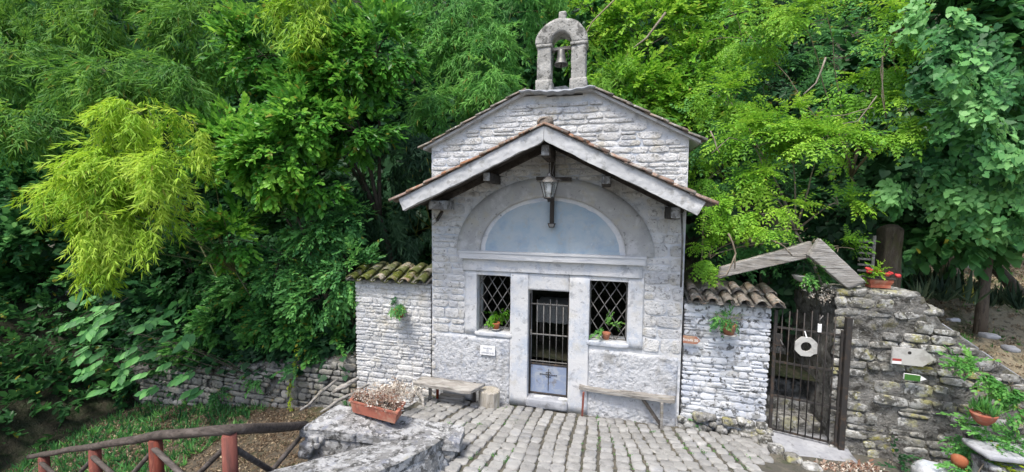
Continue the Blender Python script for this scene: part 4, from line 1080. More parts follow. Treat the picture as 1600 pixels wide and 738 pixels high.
# ================================================================== BENCHES, STUMP, PLANTER, PARAPET
def bench(name, label, px4, thick, legs, zs, brace=None):
    c = at(*px4[0], z=zs); root = thing(name, label, 'bench', (c.x+.7, -.2, 0), 'plank benches against the facade')
    P4 = [at(*q, z=zs) for q in px4]; V, F = cubegrid(14); vs = []
    for p in V:
        u, v = (p.x+1)/2, (p.y+1)/2; q = P4[0].lerp(P4[1], u).lerp(P4[3].lerp(P4[2], u), v); q.z = zs-thick/2+p.z*thick/2
        q += Vector(noise.noise_vector(q*5))*.012*(1 if abs(p.x) < .99 else 2.5); vs.append(q)
    MB().add(vs, F).obj('seat', M['wood_grey'], root, True)
    for (a, b, w_, mt) in legs:
        mb = MB(); mb.bar(a, b, w_, w_*.8, (1, 0, 0)); mb.obj('leg', M[mt], root)
    if brace: mb = MB(); mb.bar(brace[0], brace[1], .05, .06, (0, 1, 0)); mb.obj('brace', M['wood_dark'], root)
    return root
bench('plank_bench', 'long grey plank bench against the wall right of the chapel door', [(905, 605), (1054, 627), (1058, 615), (910, 596)], .055,
      [((.66, -.22, .0), (.68, -.22, .55), .045, 'post_red'), ((1.98, -.28, .0), (1.98, -.28, .55), .055, 'wood_grey')], .585, ((1.98, -.26, .15), (1.66, -.14, .55)))
bench('plank_bench', 'rough grey plank bench with uneven edge left of the chapel door', [(645, 598), (735, 613), (757, 600), (660, 587)], .05,
      [((-2.18, -.42, -.0), (-2.18, -.42, .52), .05, 'wood_grey'), ((-2.08, -.30, .0), (-2.08, -.30, .5), .05, 'post_red'), ((-1.35, -.25, .0), (-1.35, -.25, .5), .06, 'wood_dark')], .56)
root = thing('squared_beam', 'short squared grey timber lying under the left plank bench', 'beam', (-1.8, -.35, .05))
mb = MB(); rock(mb, (-1.78, -.32, .17), (.50, .14, .12), 5, .008, .1, 4); mb.obj('timber', M['wood_grey'], root, True)
root = thing('stone_block', 'flat grey stone block leaning on the wall under the left bench', 'stone', (-1.8, -.15, .2))
mb = MB(); rock(mb, (-1.72, -.14, .28), (.62, .14, .34), 6, .015, .2, 4); mb.obj('block', M['slab'], root, True)
# stump
sp_ = at(760, 646, z=.07); sp_ = Vector((sp_.x, sp_.y+.16, .05)); root = thing('log_stump', 'split pale log stump standing at the end of the left bench', 'stump', sp_)
vs = []; n = 14
for k, z in enumerate((0, .12, .25, .37, .385)):
    for i in range(n):
        a = 2*math.pi*i/n; r_ = .185*(1+.08*noise.noise(Vector((math.cos(a)*2, math.sin(a)*2, z*2))))*(1 if k < 4 else .93)
        nick = .045 if i == 10 else 0
        vs.append((sp_.x+(r_-nick)*math.cos(a)*1.08, sp_.y+(r_-nick)*math.sin(a)*.9, .05+z))
fs = [(k*n+i, k*n+(i+1) % n, (k+1)*n+(i+1) % n, (k+1)*n+i) for k in range(4) for i in range(n)]+[tuple(4*n+i for i in range(n))]
MB().add(vs, fs).obj('log', M['wood_cut'], root)

# parapet: low far block and the part rising towards the bridge
pa = thing('bridge_parapet', 'thick lichen spotted stone parapet at the corner of the cobbled ramp', 'parapet', (-1.8, -2.6, 0))
za = .98
A4 = [at(470, 668, z=za), at(716, 690, z=.82), at(724, 664, z=.82), at(530, 632, z=za)]
def topA(u, v): return za-(za-.80)*u+.015*math.sin(v*3)
core_ = [Vector((p.x, p.y, 0)) for p in A4]; cc = sum(core_, Vector())/4
quadblock('rubble_core', [tuple((cc+(p-cc)*.95)[:2]) for p in core_], lambda u, v: topA(u, v)-.06, -.9, M['parapet'], pa, 30, .03)
def capslab(pts, zs_, th, sd_, over=.02, n=14):
    """straight-edged capping slab: corners a,b,c,d and a top height at each"""
    ce = sum(pts, Vector())/4; V, F = cubegrid(n); vs = []
    P4 = [Vector((p.x, p.y, 0))+(Vector((p.x-ce.x, p.y-ce.y, 0)).normalized()*over) for p in pts]
    for p in V:
        u, v = (p.x+1)/2, (p.y+1)/2; q = P4[0].lerp(P4[1], u).lerp(P4[3].lerp(P4[2], u), v)
        zt = (zs_[0]*(1-u)+zs_[1]*u)*(1-v)+(zs_[3]*(1-u)+zs_[2]*u)*v
        q.z = zt-th*(1-(p.z+1)/2); e = max(abs(p.x), abs(p.y)) > .99 and p.z > .99
        q += Vector(noise.noise_vector(q*3+Vector((sd_, 0, 0))))*.012+Vector(noise.noise_vector(q*12))*.007+Vector((0, 0, -.014 if e else 0))
        vs.append(q)
    return MB().add(vs, F).obj('cap_stone', M['parapet'], pa, True)
def mixp(a, b, t): return a.lerp(b, t)
for k, (u0, u1) in enumerate(((0, .34), (.345, .70), (.705, 1))):
    q = [A4[0].lerp(A4[1], u0), A4[0].lerp(A4[1], u1), A4[3].lerp(A4[2], u1), A4[3].lerp(A4[2], u0)]
    h0, h1 = topA(u0, 0), topA(u1, 0); capslab([Vector((p.x, p.y, 0)) for p in q], (h0, h1, h1, h0), .12, k)
# rising block: cross sections along its length
sec = []
for (l_, r_, zt) in (((598, 690), (690, 684), .97), ((540, 704), (668, 700), 1.02), ((455, 728), (608, 728), 1.09), ((330, 760), (515, 768), 1.20), ((100, 830), (330, 870), 1.42)):
    sec.append((at(*l_, z=zt), at(*r_, z=zt), zt))
V, F = cubegrid(34); vs = []
def sec_at(t):
    k = min(len(sec)-2, int(t*(len(sec)-1))); f = t*(len(sec)-1)-k
    return sec[k][0].lerp(sec[k+1][0], f), sec[k][1].lerp(sec[k+1][1], f)
for p in V:
    t = 1-(p.y+1)/2; l_, r_ = sec_at(t); u = (p.x+1)/2; h = (p.z+1)/2; q = l_.lerp(r_, .03+.94*u)
    zt = q.z-.06; out_ = (1-h)**.8*.40*max(0, p.x)     # the court face flares out to its foot
    q = Vector((q.x+out_, q.y, -.9+(zt+.9)*(h**.75)))
    q += Vector(noise.noise_vector(q*4))*.03+Vector(noise.noise_vector(Vector((q.x*9, q.y*9, q.z*16))))*.03
    vs.append(q)
MB().add(vs, F).obj('rubble_core', M['parapet'], pa, True)
for k in range(4):
    a, b = sec[k], sec[k+1]; q = [b[0].lerp(a[0], .01), b[1].lerp(a[1], .01), a[1], a[0]]; zz = (b[2], b[2], a[2], a[2])
    capslab([Vector((p.x, p.y, 0)) for p in q], zz, .11, k+5)
rz = random.Random(4)
for k in range(16):      # facing stones on the left side of the far block
    px_ = 474+rz.uniform(0, 110); p = at(px_, 690+rz.uniform(-10, 34), y=A4[0].y+(px_-470)*.004-.03); mb = MB(); rock(mb, p, (rz.uniform(.12, .22), .12, rz.uniform(.07, .12)), 4, .015, .3, 4, seed=k+9); mb.obj('stone', M['parapet'], pa, True)

# terracotta trough on the parapet
zb_ = 1.0
T4 = [at(547, 642, z=zb_), at(620, 662, z=zb_), at(632, 645, z=zb_), at(560, 628, z=zb_)]
def trough(name, label, P4, zb, h, mat, plants):
    c = (P4[0]+P4[2])/2; root = thing(name, label, 'planter', c)
    V, F = [], []
    def ring(s_, z): 
        for p in P4: V.append(Vector((c.x+(p.x-c.x)*s_, c.y+(p.y-c.y)*s_, z)))
    ring(.90, zb); ring(1.0, zb+h*.86); ring(1.05, zb+h*.86); ring(1.05, zb+h); ring(.93, zb+h); ring(.90, zb+h*.8)
    for k in range(5):
        for i in range(4): F.append((k*4+i, k*4+(i+1) % 4, (k+1)*4+(i+1) % 4, (k+1)*4+i))
    F += [(3, 2, 1, 0), (20, 21, 22, 23)]
    MB().add(V, F).obj('trough', mat, root)
    plants(root, c); return root
def dryp(root, c):
    P = []; e1 = (T4[1]-T4[0]); e2 = (T4[3]-T4[0])
    for k in range(130): u, v = rng.random(), rng.random(); p = T4[0]+e1*u+e2*v; P.append((p.x, p.y, zb_+.14+rng.uniform(-.02, .09)))
    P = np.array(P); n = len(P); X = rng.normal(size=(n, 3)); Z = np.tile([0, 0, 1.], (n, 1))+rng.normal(0, .3, (n, 3))
    link('dried_flowers', leafmesh('dried_flowers', 'dry', P, X, Z, rng.uniform(.6, 1.2, n), rng.normal(.42, .2, n), L['dry']), root)
    mb = MB(); mb.add([T4[0]+Vector((0, 0, .12)), T4[1]+Vector((0, 0, .12)), T4[2]+Vector((0, 0, .12)), T4[3]+Vector((0, 0, .12))], [(0, 1, 2, 3)]); mb.obj('soil', M['soil'], root)
trough('terracotta_trough', 'long red terracotta trough of dried flowers on the parapet', T4, zb_-.02, .17, M['planter'], dryp)
# second dried plant and driftwood behind
c = at(615, 618, z=.62)
root = thing('dried_potted_plant', 'pale dried plant in a terracotta pot behind the red trough', 'plant', c)
mb = MB(); mb.lathe([(.13, -.28), (.18, -.02), (.2, .0), (.18, .01)], c+Vector((-.1, 0, 0)), 14); mb.obj('pot', M['terracotta'], root, True)
n = 150; P = np.array(c)+rng.normal(size=(n, 3))*np.array([.22, .10, .055])+np.array([0, 0, .05]); X = rng.normal(size=(n, 3)); Z = np.tile([0, 0, 1.], (n, 1))
link('dried_leaves', leafmesh('dried_leaves', 'dry', P, X, Z, rng.uniform(.7, 1.3, n), rng.normal(.75, .2, n), L['dry']), root)
for k, (a, b, r_) in enumerate((((647, 592), (668, 640), .035), ((655, 598), (662, 650), .028), ((560, 592), (520, 612), .05), ((575, 600), (500, 640), .03), ((530, 590), (470, 640), .028), ((600, 640), (660, 650), .04), ((640, 630), (655, 600), .03))):
    lab = ('driftwood branch leaning on the end of the left bench', 'thin driftwood branch propped in front of the left bench', 'thick silvery driftwood piece at the foot of the left wall', 'bent grey branch lying left of the dried plant',
           'long thin branch lying toward the log fence', 'twisted driftwood root on the ground below the left bench', 'short driftwood stick beside the dried plant')[k]
    p, q = at(*a, z=.5 if k < 2 else .28), at(*b, z=.12); mb = MB(); pts = []
    for i in range(7): t = i/6; w_ = p.lerp(q, t); pts.append(w_+Vector(noise.noise_vector(w_*4+Vector((k, 0, 0))))*.07)
    mb.tube(pts, [r_*(.6+.6*math.sin(math.pi*(i/6))) for i in range(7)], 7, .15); o = mb.obj('driftwood_branch', M['wood_grey'], None, True); tag(o, lab, 'branch', 'driftwood beside the left bench')

# ================================================================== LOG FENCE
fe = thing('log_fence', 'rustic log fence with red posts and crossed braces below the parapet', 'fence', (-4, -2.2, -.6))
posts_px = [(358, 678, 20), (243, 686, 17.5), (148, 701, 15), (68, 713, 12.5)]
PW = .125; tops = []
for px_, py_, w_ in posts_px:
    dep = FPX*PW/w_; d = FW+RT*(px_-800)/FPX+UP*(369-py_)/FPX; tops.append(Vector((CAM+d*dep).tolist()))
tip = at(476, 664, z=.93)
rp_ = [tip]+[t+Vector((0, 0, .03)) for t in tops]; 
end = rp_[-1]+(rp_[-1]-rp_[-2])*.35
mb = MB(); pts = []
allp = rp_+[end]
for i in range(len(allp)-1):
    for k in range(4): t = k/4; w_ = allp[i].lerp(allp[i+1], t); pts.append(w_+Vector(noise.noise_vector(w_*1.5))*.02)
pts.append(allp[-1]); mb.tube(pts, [.055-.02*i/len(pts) for i in range(len(pts))], 9, .08); mb.obj('top_rail', M['rail'], fe, True)
for i, t in enumerate(tops):
    g_ = Vector((t.x, t.y, t.z-1.05)); mb = MB(); mb.tube([g_, g_.lerp(t, .5), t-Vector((0, 0, .01))], [PW/2*1.02, PW/2, PW/2*.97], 10, .05); mb.obj('post', M['post_red'], fe, True)
seq = [tip+Vector((-.02, 0, -.02))]+tops
for i in range(len(seq)-1):
    a, b = seq[i], seq[i+1]; dn = Vector((0, 0, -.85))
    for q, (s_, e_) in enumerate(((b+Vector((0, 0, -.08)), a+dn), (a+Vector((0, 0, -.08)), b+dn))):
        off = Vector((0, .03 if q else -.03, 0)); mb = MB(); mb.tube([s_+off, (s_+e_)/2+off, e_+off], .028, 7, .1); mb.obj('brace', M['rail'], fe, True)

# ================================================================== RETAINING WALL
TOPX = [(-4.10, .52), (-5.6, .30), (-7.5, .02), (-9.5, -.22), (-12, -.5)]
def rtop(x):
    for (a, b), (c_, d_) in zip(TOPX, TOPX[1:]):
        if x >= c_: return b+(d_-b)*(x-a)/(c_-a)
    return -.5
def rbot(x): return f_left(x, 0)-.05
rw = thing('retaining_wall', 'old grey rubble retaining wall running left from the white flank wall', 'wall', (-7, .1, -.6))
xs = np.linspace(-12, -4.05, 120); vs = []; fs = []
for j in range(22):
    for x in xs:
        t = j/21; zz = rbot(x)-.2+(rtop(x)-rbot(x)+.2)*t; vs.append((x, .10+.06*t+.03*fbm((x*3, 0, zz*4), 4), zz))
for x in xs: vs.append((x, .75, rtop(x)+.10))
nx = len(xs)
for j in range(22):
    for i in range(nx-1): fs.append((j*nx+i, j*nx+i+1, (j+1)*nx+i+1, (j+1)*nx+i))
MB().add(vs, fs).obj('wall_core', M['mortar_dark'], rw, True)
spec = [q for q in courses(-10.4, -4.13, -1.4, .55, (.08, .20), (.12, .38), 41, gap=.018) if q[1]+q[3]/2 < rtop(q[0])+.02 and q[1] > rbot(q[0])-.05]
spec = sorted(spec, key=lambda q: -q[0])[:300]
spec = [q for q in spec if random.random() < .86]
lay(rw, spec, .085, 'stone_grey', .036, .10, 12)
print('retaining', len(spec))

# fallen leaves --------------------------------------------------
def scatter_leaves(name, label, n, fn, mat, sc=(.5, 1.1), tone=.5, kind='dry'):
    P = np.array([fn() for _ in range(n)]); X = rng.normal(size=(n, 3))*[1, 1, .15]; Z = np.tile([0, 0, 1.], (n, 1))+rng.normal(0, .3, (n, 3))
    o = link(name, leafmesh(name, kind, P, X, Z, rng.uniform(*sc, n), rng.normal(tone, .22, n), L[mat])); tag(o, label, 'leaves' if mat == 'fallen' else 'grass', kind='stuff'); return o
def f1():
    x = rng.uniform(-11, -2.2); y = rng.uniform(-3.5, 0); return (x, y, f_left(x, y)+.0)
scatter_leaves('fallen_leaves', 'brown fallen leaves on the ground below the retaining wall', 2600, f1, 'fallen', (.6, 1.5))
def f2():
    x = rng.uniform(5, 16); y = rng.uniform(.3, 9); return (x, y, f_terr(x, y)+.0)
scatter_leaves('fallen_leaves', 'dry fallen leaves and straw covering the terrace above the rubble wall', 3600, f2, 'fallen', (.7, 1.6), .7)
def f3():
    x = rng.uniform(5.5, 18); y = rng.uniform(1.2, 12); return (x, y, f_terr(x, y)-.01)
scatter_leaves('short_grass', 'patchy green grass on the terrace under the trees', 1500, f3, 'fern', (.2, .4), .6, 'tuft')
def f7():
    x = rng.uniform(-14, -6.4); y = rng.uniform(-2.6, .3); return (x, y, f_left(x, y)-.02)
scatter_leaves('low_grass', 'dim green grass on the ground at the far left', 1700, f7, 'bush', (.35, .7), .5, 'tuft')
def f4():
    x = rng.uniform(-12, -4.1); y = rng.uniform(.15, 1.0); return (x, y, rtop(x)+.02+.1*(y-.2))
scatter_leaves('bank_litter', 'brown litter on the bank above the retaining wall', 500, f4, 'fallen', (.5, 1.1), .4)
def f5():
    q = cob[rng.integers(len(cob))]; return (q[0]+q[2]/2+.01, q[1]+rng.uniform(-.12, .12), RZ(q[1]))
def f5b():
    while True:
        p = f5()
        if noise.noise(Vector((p[0]*1.1, p[1]*1.1, 4))) + (.25 if p[0] > 1.8 else -.05) > .05: return p
scatter_leaves('joint_weeds', 'tiny green weeds growing in the cobble joints', 150, f5b, 'fern', (.3, .8), .35, 'dry')
def f6():
    return tuple(at(rng.uniform(1275, 1365), rng.uniform(730, 748), z=.18)+Vector((0, 0, rng.uniform(-.05, .0))))
scatter_leaves('dry_grass_clump', 'dry reddish grass clump in front of the gate slab', 220, f6, 'dry', (.8, 1.6), .4, 'dry')

# ================================================================== VEGETATION
def C(px, py, y): return tuple(at(px, py, y=y))
def lob(px, py, y, rx, ry, rz, n): return (C(px, py, y), (rx, ry, rz), n)

# undergrowth that carpets the hillside
def undergrowth(name, label, x0, x1, y0, y1, n, kind, mat, fz, size, tone, lift=(.0, .35)):
    P = []
    for _ in range(n):
        x = rng.uniform(x0, x1); y = y0+(y1-y0)*rng.random()**1.2; 
        if x > 4.5 and fz is f_hill and f_terr(x, y) > f_hill(x, y)-.3: continue
        P.append((x, y, fz(x, y)+rng.uniform(*lift)))
    P = np.array(P); n = len(P); X = rng.normal(0, .7, (n, 3))+[0, -.8, .1]; Z = np.tile([0, -.8, 1.], (n, 1))+rng.normal(0, .3, (n, 3))
    T = np.array([tone+.2*noise.noise(Vector(p)*.7) for p in P])+rng.normal(0, .1, n)
    o = link(name, leafmesh(name, kind, P, X, Z, size*rng.uniform(.7, 1.3, n), T, L[mat])); tag(o, label, 'undergrowth', kind='stuff')
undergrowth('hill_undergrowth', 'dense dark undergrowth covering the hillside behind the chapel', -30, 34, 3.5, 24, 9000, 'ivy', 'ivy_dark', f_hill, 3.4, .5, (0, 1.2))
undergrowth('side_undergrowth', 'dim leafy undergrowth on the rising ground at far left', -30, -9.5, .6, 9, 3000, 'ivy', 'bush', f_hill, 2.6, .3, (0, 1.0))
undergrowth('side_undergrowth', 'dim shrubs and ivy covering the steep side slope at the left edge', -26, -10.6, -9, .6, 5500, 'laurel', 'laurel_dark', f_side, 1.5, .2, (0, .7))
undergrowth('side_undergrowth', 'dim leafy ground cover on the bank at the far left edge', -17, -7.5, .36, 3.5, 3400, 'laurel', 'bush', f_hill, 1.2, .3, (0, .5))
undergrowth('bank_undergrowth', 'dark ivy covering the bank left of the chapel', -14, -4.5, .5, 5, 4200, 'ivy', 'ivy_dark', f_hill, 1.5, .5, (0, .5))

for k, (px_, py_, n, lab) in enumerate(((470, 572, 26, 'small weed clump on top of the retaining wall beside the hanging vine'), (330, 610, 24, 'green weeds growing over the middle of the retaining wall'), (290, 645, 22, 'weeds at the foot of the retaining wall under the broad leaves'), (400, 590, 24, 'straggling weeds along the retaining wall top'), (445, 650, 14, 'low dark weeds at the foot of the retaining wall by the vine'), (540, 640, 14, 'green weeds among the driftwood branches'))):
    plant('weed_clump', lab, 'weeds', 'fine', 'bush', [lob(px_, py_, -.02, .35, .12, .10, n)], size=.9, tone=.5, trunk=None, group='weed clumps on the retaining wall')
# --- left side
plant('bamboo_clump', 'bright yellow green bamboo spray hanging in front at far left', 'bamboo', 'bamboo', 'bamboo_bright',
      [lob(225, 175, -1.6, .62, .4, .38, 95), lob(185, 250, -1.8, .72, .4, .45, 160), lob(160, 310, -1.9, .58, .4, .42, 120), lob(170, 350, -1.9, .50, .4, .42, 80), lob(300, 190, -1.5, .28, .3, .22, 22), lob(165, 395, -1.9, .28, .3, .28, 36), lob(110, 290, -1.7, .45, .3, .3, 60), lob(255, 260, -1.7, .45, .3, .4, 70), lob(235, 340, -1.7, .3, .3, .35, 34)],
      base=(-6.5, .8, -.2), r0=.014, wood='cane', trunk='canes', crown='foliage', size=.95, droop=1.1, tone=.6, shell=.35, clump=7)
plant('bamboo_clump', 'mid green bamboo spray spreading behind the bright one at upper left', 'bamboo', 'bamboo', 'bamboo',
      [lob(180, 120, -.4, 1.1, .6, .5, 200), lob(50, 190, -.6, .9, .6, .45, 140), lob(300, 120, -.2, .7, .5, .4, 90), lob(40, 90, .5, 1.2, .7, .7, 150)],
      base=(-8, 1.2, -.2), r0=.02, wood='cane', trunk='canes', crown='foliage', size=1.25, droop=.7, tone=.55, clump=7)
plant('bamboo_clump', 'yellow green bamboo tuft hanging from the top edge left of centre', 'bamboo', 'bamboo', 'bamboo_bright',
      [lob(490, 30, .3, .55, .4, .60, 90), lob(500, -40, .5, .8, .5, .5, 60), lob(440, 10, .4, .3, .3, .3, 22)], base=(-4.5, 2.6, 1.3), r0=.015, wood='cane', trunk='canes', crown='foliage', size=1.1, droop=1.1, tone=.40, clump=7)
plant('bamboo_clump', 'pale feathery bamboo crown rising behind the chapel roof left of the bell', 'bamboo', 'bamboo', 'bamboo_pale',
      [lob(745, 90, 3.2, 1.1, .8, 1.0, 210), lob(700, 30, 3.4, 1.5, .8, 1.1, 200), lob(775, 135, 2.6, .7, .5, .45, 120), lob(690, 180, 2.6, .8, .6, .7, 110), lob(800, 10, 3.8, 1.2, .8, 1.0, 140)],
      base=(-1.8, 4.8, 3.2), r0=.02, wood='cane', trunk='canes', crown='foliage', size=1.15, droop=1.0, tone=.55, clump=8)
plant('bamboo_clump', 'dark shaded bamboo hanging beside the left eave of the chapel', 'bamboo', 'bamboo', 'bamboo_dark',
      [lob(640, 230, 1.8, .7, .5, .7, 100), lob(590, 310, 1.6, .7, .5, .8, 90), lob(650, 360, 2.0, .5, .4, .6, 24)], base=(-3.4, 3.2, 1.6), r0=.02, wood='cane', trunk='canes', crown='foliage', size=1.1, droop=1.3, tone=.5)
plant('bamboo_clump', 'fresh green bamboo mass along the top edge at upper left', 'bamboo', 'bamboo', 'bamboo',
      [lob(330, 40, 1.5, 1.4, .8, .9, 200), lob(180, 10, 1.5, 1.4, .8, .9, 190), lob(60, 10, 2, 1.5, .8, 1.0, 190)], base=(-9, 3.5, 2.0), r0=.02, wood='cane', trunk='canes', crown='foliage', size=1.4, droop=.7, tone=.6, clump=7)
plant('laurel_bush', 'glossy laurel bush with drooping bright tips in the left middle', 'bush', 'laurel', 'laurel',
      [lob(430, 250, -.2, .9, .6, .6, 230), lob(360, 230, -.2, .9, .6, .7, 230), lob(470, 190, .0, .7, .5, .55, 170), lob(360, 370, -.4, .42, .35, .5, 95), lob(500, 280, .2, .5, .4, .4, 80)],
      base=(-5.0, .9, .3), r0=.05, size=1.35, droop=.5, tone=.52, clump=8)
plant('laurel_bush', 'tall laurel bush with yellowish shoots left of the chapel', 'bush', 'laurel', 'laurel',
      [lob(540, 120, .8, 1.1, .6, .85, 260), lob(590, 70, 1.0, .9, .6, .8, 200), lob(480, 150, .7, .8, .5, .6, 170), lob(560, 200, .6, .6, .4, .4, 100), lob(400, 80, 1.0, 1.0, .7, .8, 200)],
      base=(-4.2, 2.2, 1.0), r0=.07, size=1.45, droop=.45, tone=.40, clump=8)
plant('privet_bush', 'small leaved green bush above the left flank wall', 'bush', 'fine', 'bush',
      [lob(500, 360, .5, .75, .5, .5, 260), lob(545, 420, .3, .45, .4, .5, 180), lob(500, 460, .3, .7, .4, .5, 240), lob(440, 420, .3, .6, .5, .5, 190), lob(540, 340, .6, .4, .4, .3, 80)],
      base=(-4.6, .9, .4), r0=.04, size=1.4, droop=.3, tone=.6, clump=8)
plant('ivy_bush', 'dark ivy bush growing over the top of the retaining wall', 'bush', 'laurel', 'laurel_dark',
      [lob(440, 500, .3, .7, .3, .4, 190), lob(360, 500, .4, .7, .4, .45, 190), lob(500, 530, .3, .4, .2, .25, 90), lob(310, 530, .4, .5, .3, .3, 110), lob(400, 450, .5, .9, .4, .45, 190)],
      base=(-5.4, .7, .3), size=1.15, droop=.4, tone=.5, trunk=None, clump=8)
plant('dark_shrub', 'dim grey green shrub filling the far left edge', 'bush', 'laurel', 'ivy',
      [lob(40, 380, .2, 1.3, .8, .8, 200), lob(30, 300, .3, 1.2, .7, .7, 170), lob(90, 440, .6, 1.2, .7, .5, 90)], base=(-9.5, 1.2, -.4), r0=.03, size=1.9, droop=.3, tone=.25)
plant('dark_shrub', 'low dark shrub at the far left edge above the grass', 'bush', 'laurel', 'bush',
      [lob(40, 540, -.2, 1.1, .6, .5, 170), lob(120, 600, .1, 1.0, .4, .35, 90), lob(10, 470, 0, .9, .5, .5, 110), lob(230, 590, .25, .8, .3, .3, 80)], base=(-8.6, .6, -.9), size=1.5, droop=.3, tone=.2, trunk=None)
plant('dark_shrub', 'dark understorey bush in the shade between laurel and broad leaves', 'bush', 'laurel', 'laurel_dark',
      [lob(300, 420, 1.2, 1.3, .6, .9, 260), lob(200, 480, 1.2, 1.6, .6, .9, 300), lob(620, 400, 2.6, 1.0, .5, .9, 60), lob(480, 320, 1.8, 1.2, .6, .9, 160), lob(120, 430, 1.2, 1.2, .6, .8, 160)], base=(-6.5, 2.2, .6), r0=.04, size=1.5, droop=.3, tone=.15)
# hanging bright vine
P = []
for k in range(30):
    t = k/29; q = at(470-12*math.sin(t*3)-8*t, 545+110*t, y=-.06); P.append(tuple(q+Vector((rng.normal(0, .02), 0, 0))))
P = np.array(P); n = len(P); root = thing('hanging_vine', 'thin bright yellow green vine hanging over the retaining wall', 'vine', tuple(P[0]))
link('vine_leaves', leafmesh('vine_leaves', 'ivy', P, np.tile([0, -.2, -1.], (n, 1))+rng.normal(0, .4, (n, 3)), np.tile([0, -1., .4], (n, 1)), rng.uniform(.22, .36, n), rng.normal(.6, .15, n), L['yellowgreen']), root)
mb = MB(); mb.tube([tuple(p) for p in P[::4]], .006, 4); mb.obj('vine_stem', M['twig'], root, True)

# elder bush with large leaves, each its own object
ld_me = []
for v in range(4):
    rr = np.random.default_rng(v); vs = []; n = 7
    for i in range(n+1):
        t = i/n; w_ = .30*math.sin(math.pi*min(1, t**.8))*(1-.25*t)+.002
        for k, s_ in enumerate((-1, 0, 1)): vs.append((t, s_*w_, (.05 if s_ else 0)-.14*t*t+rr.uniform(-.01, .01)))
    fs = [(i*3+k, i*3+k+1, (i+1)*3+k+1, (i+1)*3+k) for i in range(n) for k in (0, 1)]
    for tn in (.15, .5, .85):
        me = MB().add(vs, fs).mesh('leaf', L['elder'], True); a_ = me.attributes.new('tone', 'FLOAT', 'POINT'); a_.data.foreach_set('value', np.full(len(vs), tn, np.float32)); ld_me.append(me)
root = thing('elder_bush', 'shrub with broad pointed green leaves above the log fence', 'bush', (-6.5, .3, -.6))
mb = MB(); cen = Vector(C(230, 520, -.7))
tips_ = []
re_ = random.Random(11)
for k in range(52):
    u = re_.random(); v = re_.random()
    px_ = 100+190*u; py_ = 470+150*v
    if (px_-90)*.9+(640-py_) < 70: continue
    tips_.append(Vector(C(px_+re_.uniform(-12, 12), py_, re_.uniform(-1.3, -.6))))
cnt = 0
for tp in tips_:
    az0 = re_.uniform(-.6, .6); dirx = Vector((-.55+1.1*az0, -.55, -.5+re_.uniform(-.3, .4))).normalized()
    mb.tube([tp-dirx*.35+Vector((0, .1, .05)), tp-dirx*.15, tp], [.007, .005, .004], 4)
    for j in range(7):
        if cnt >= 295: break
        s_ = -1 if j % 2 else 1; t = (j//2)/3.2; p = tp-dirx*(.26*(1-t))
        side = dirx.cross(Vector((0, 0, 1))).normalized(); ld = (dirx*(.55+.5*t)+side*s_*(.85 if j < 7 else 0)+Vector((0, 0, -.25+re_.uniform(-.1, .15)))).normalized()
        zz = (Vector((.65, -.75, .75))+Vector((re_.uniform(-.4, .4), re_.uniform(-.2, .2), re_.uniform(-.2, .2)))); zz = (zz-ld*zz.dot(ld)).normalized(); yy = zz.cross(ld)
        o = link('leaf', re_.choice(ld_me), root, p, Matrix((ld, yy, zz)).transposed().to_euler(), (re_.uniform(.17, .25),)*3); cnt += 1
branchy(mb, (-6.5, .3, -.6), [t.lerp(cen, .25)+Vector((0, .3, 0)) for t in tips_[::7]], .014, 6)
mb.obj('stems', M['bark'], root, True)

# --- right side and behind
plant('locust_tree', 'lime green leafy tree filling the background right of the bell', 'tree', 'fine', 'lime',
      [lob(1010, 60, 4.5, 1.5, .9, 1.2, 420), lob(1100, 120, 4.2, 1.3, .9, 1.0, 340), lob(980, 150, 3.6, 1.0, .8, .8, 260), lob(1060, 220, 3.4, 1.0, .7, .7, 190), lob(1120, 20, 5.0, 1.4, .9, 1.1, 260), lob(940, 30, 5, 1.0, .7, 1.2, 180), lob(1040, 180, 3.6, 1.1, .7, .8, 220)],
      base=(2.8, 6.0, 4.0), r0=.10, size=1.9, droop=.5, tone=.5, wood='bark', tvar=.2, clump=7)
plant('willow_bush', 'soft yellow green drooping bush just right of the bell arch', 'bush', 'bamboo', 'bamboo',
      [lob(950, 130, 3.4, .7, .5, .9, 120), lob(1000, 190, 3.0, .6, .5, .5, 70)], base=(1.5, 4.7, 3.5), r0=.02, size=.95, droop=1.0, tone=.8, wood='cane', trunk='canes', crown='foliage')
plant('wisteria', 'bright wisteria with feathery leaves spreading right of the chapel', 'climber', 'pinnate', 'acacia',
      [lob(1180, 225, .6, .62, .4, .38, 90), lob(1290, 225, .1, .60, .4, .20, 90), lob(1165, 320, .5, .35, .3, .5, 60), lob(1235, 195, .6, .6, .4, .28, 70), lob(1140, 160, 1.4, .7, .5, .45, 75), lob(1215, 330, .3, .32, .25, .14, 22), lob(1310, 318, .2, .2, .2, .10, 16), lob(1190, 280, .5, .3, .3, .2, 26)],
      base=(4.9, 1.0, 2.2), r0=.025, size=1.25, droop=.35, tone=.62, wood='twig', clump=6)
plant('wisteria', 'green wisteria trailing down beside the right eave of the chapel', 'climber', 'pinnate', 'acacia',
      [lob(1102, 340, .4, .16, .2, .48, 42), lob(1110, 400, .3, .2, .2, .25, 24), lob(1100, 280, .8, .25, .3, .3, 30), lob(1215, 362, .15, .40, .12, .05, 16), lob(1310, 385, .25, .25, .2, .12, 18)],
      base=(2.75, .9, 2.3), r0=.02, size=1.0, droop=.6, tone=.45, wood='twig', clump=6)
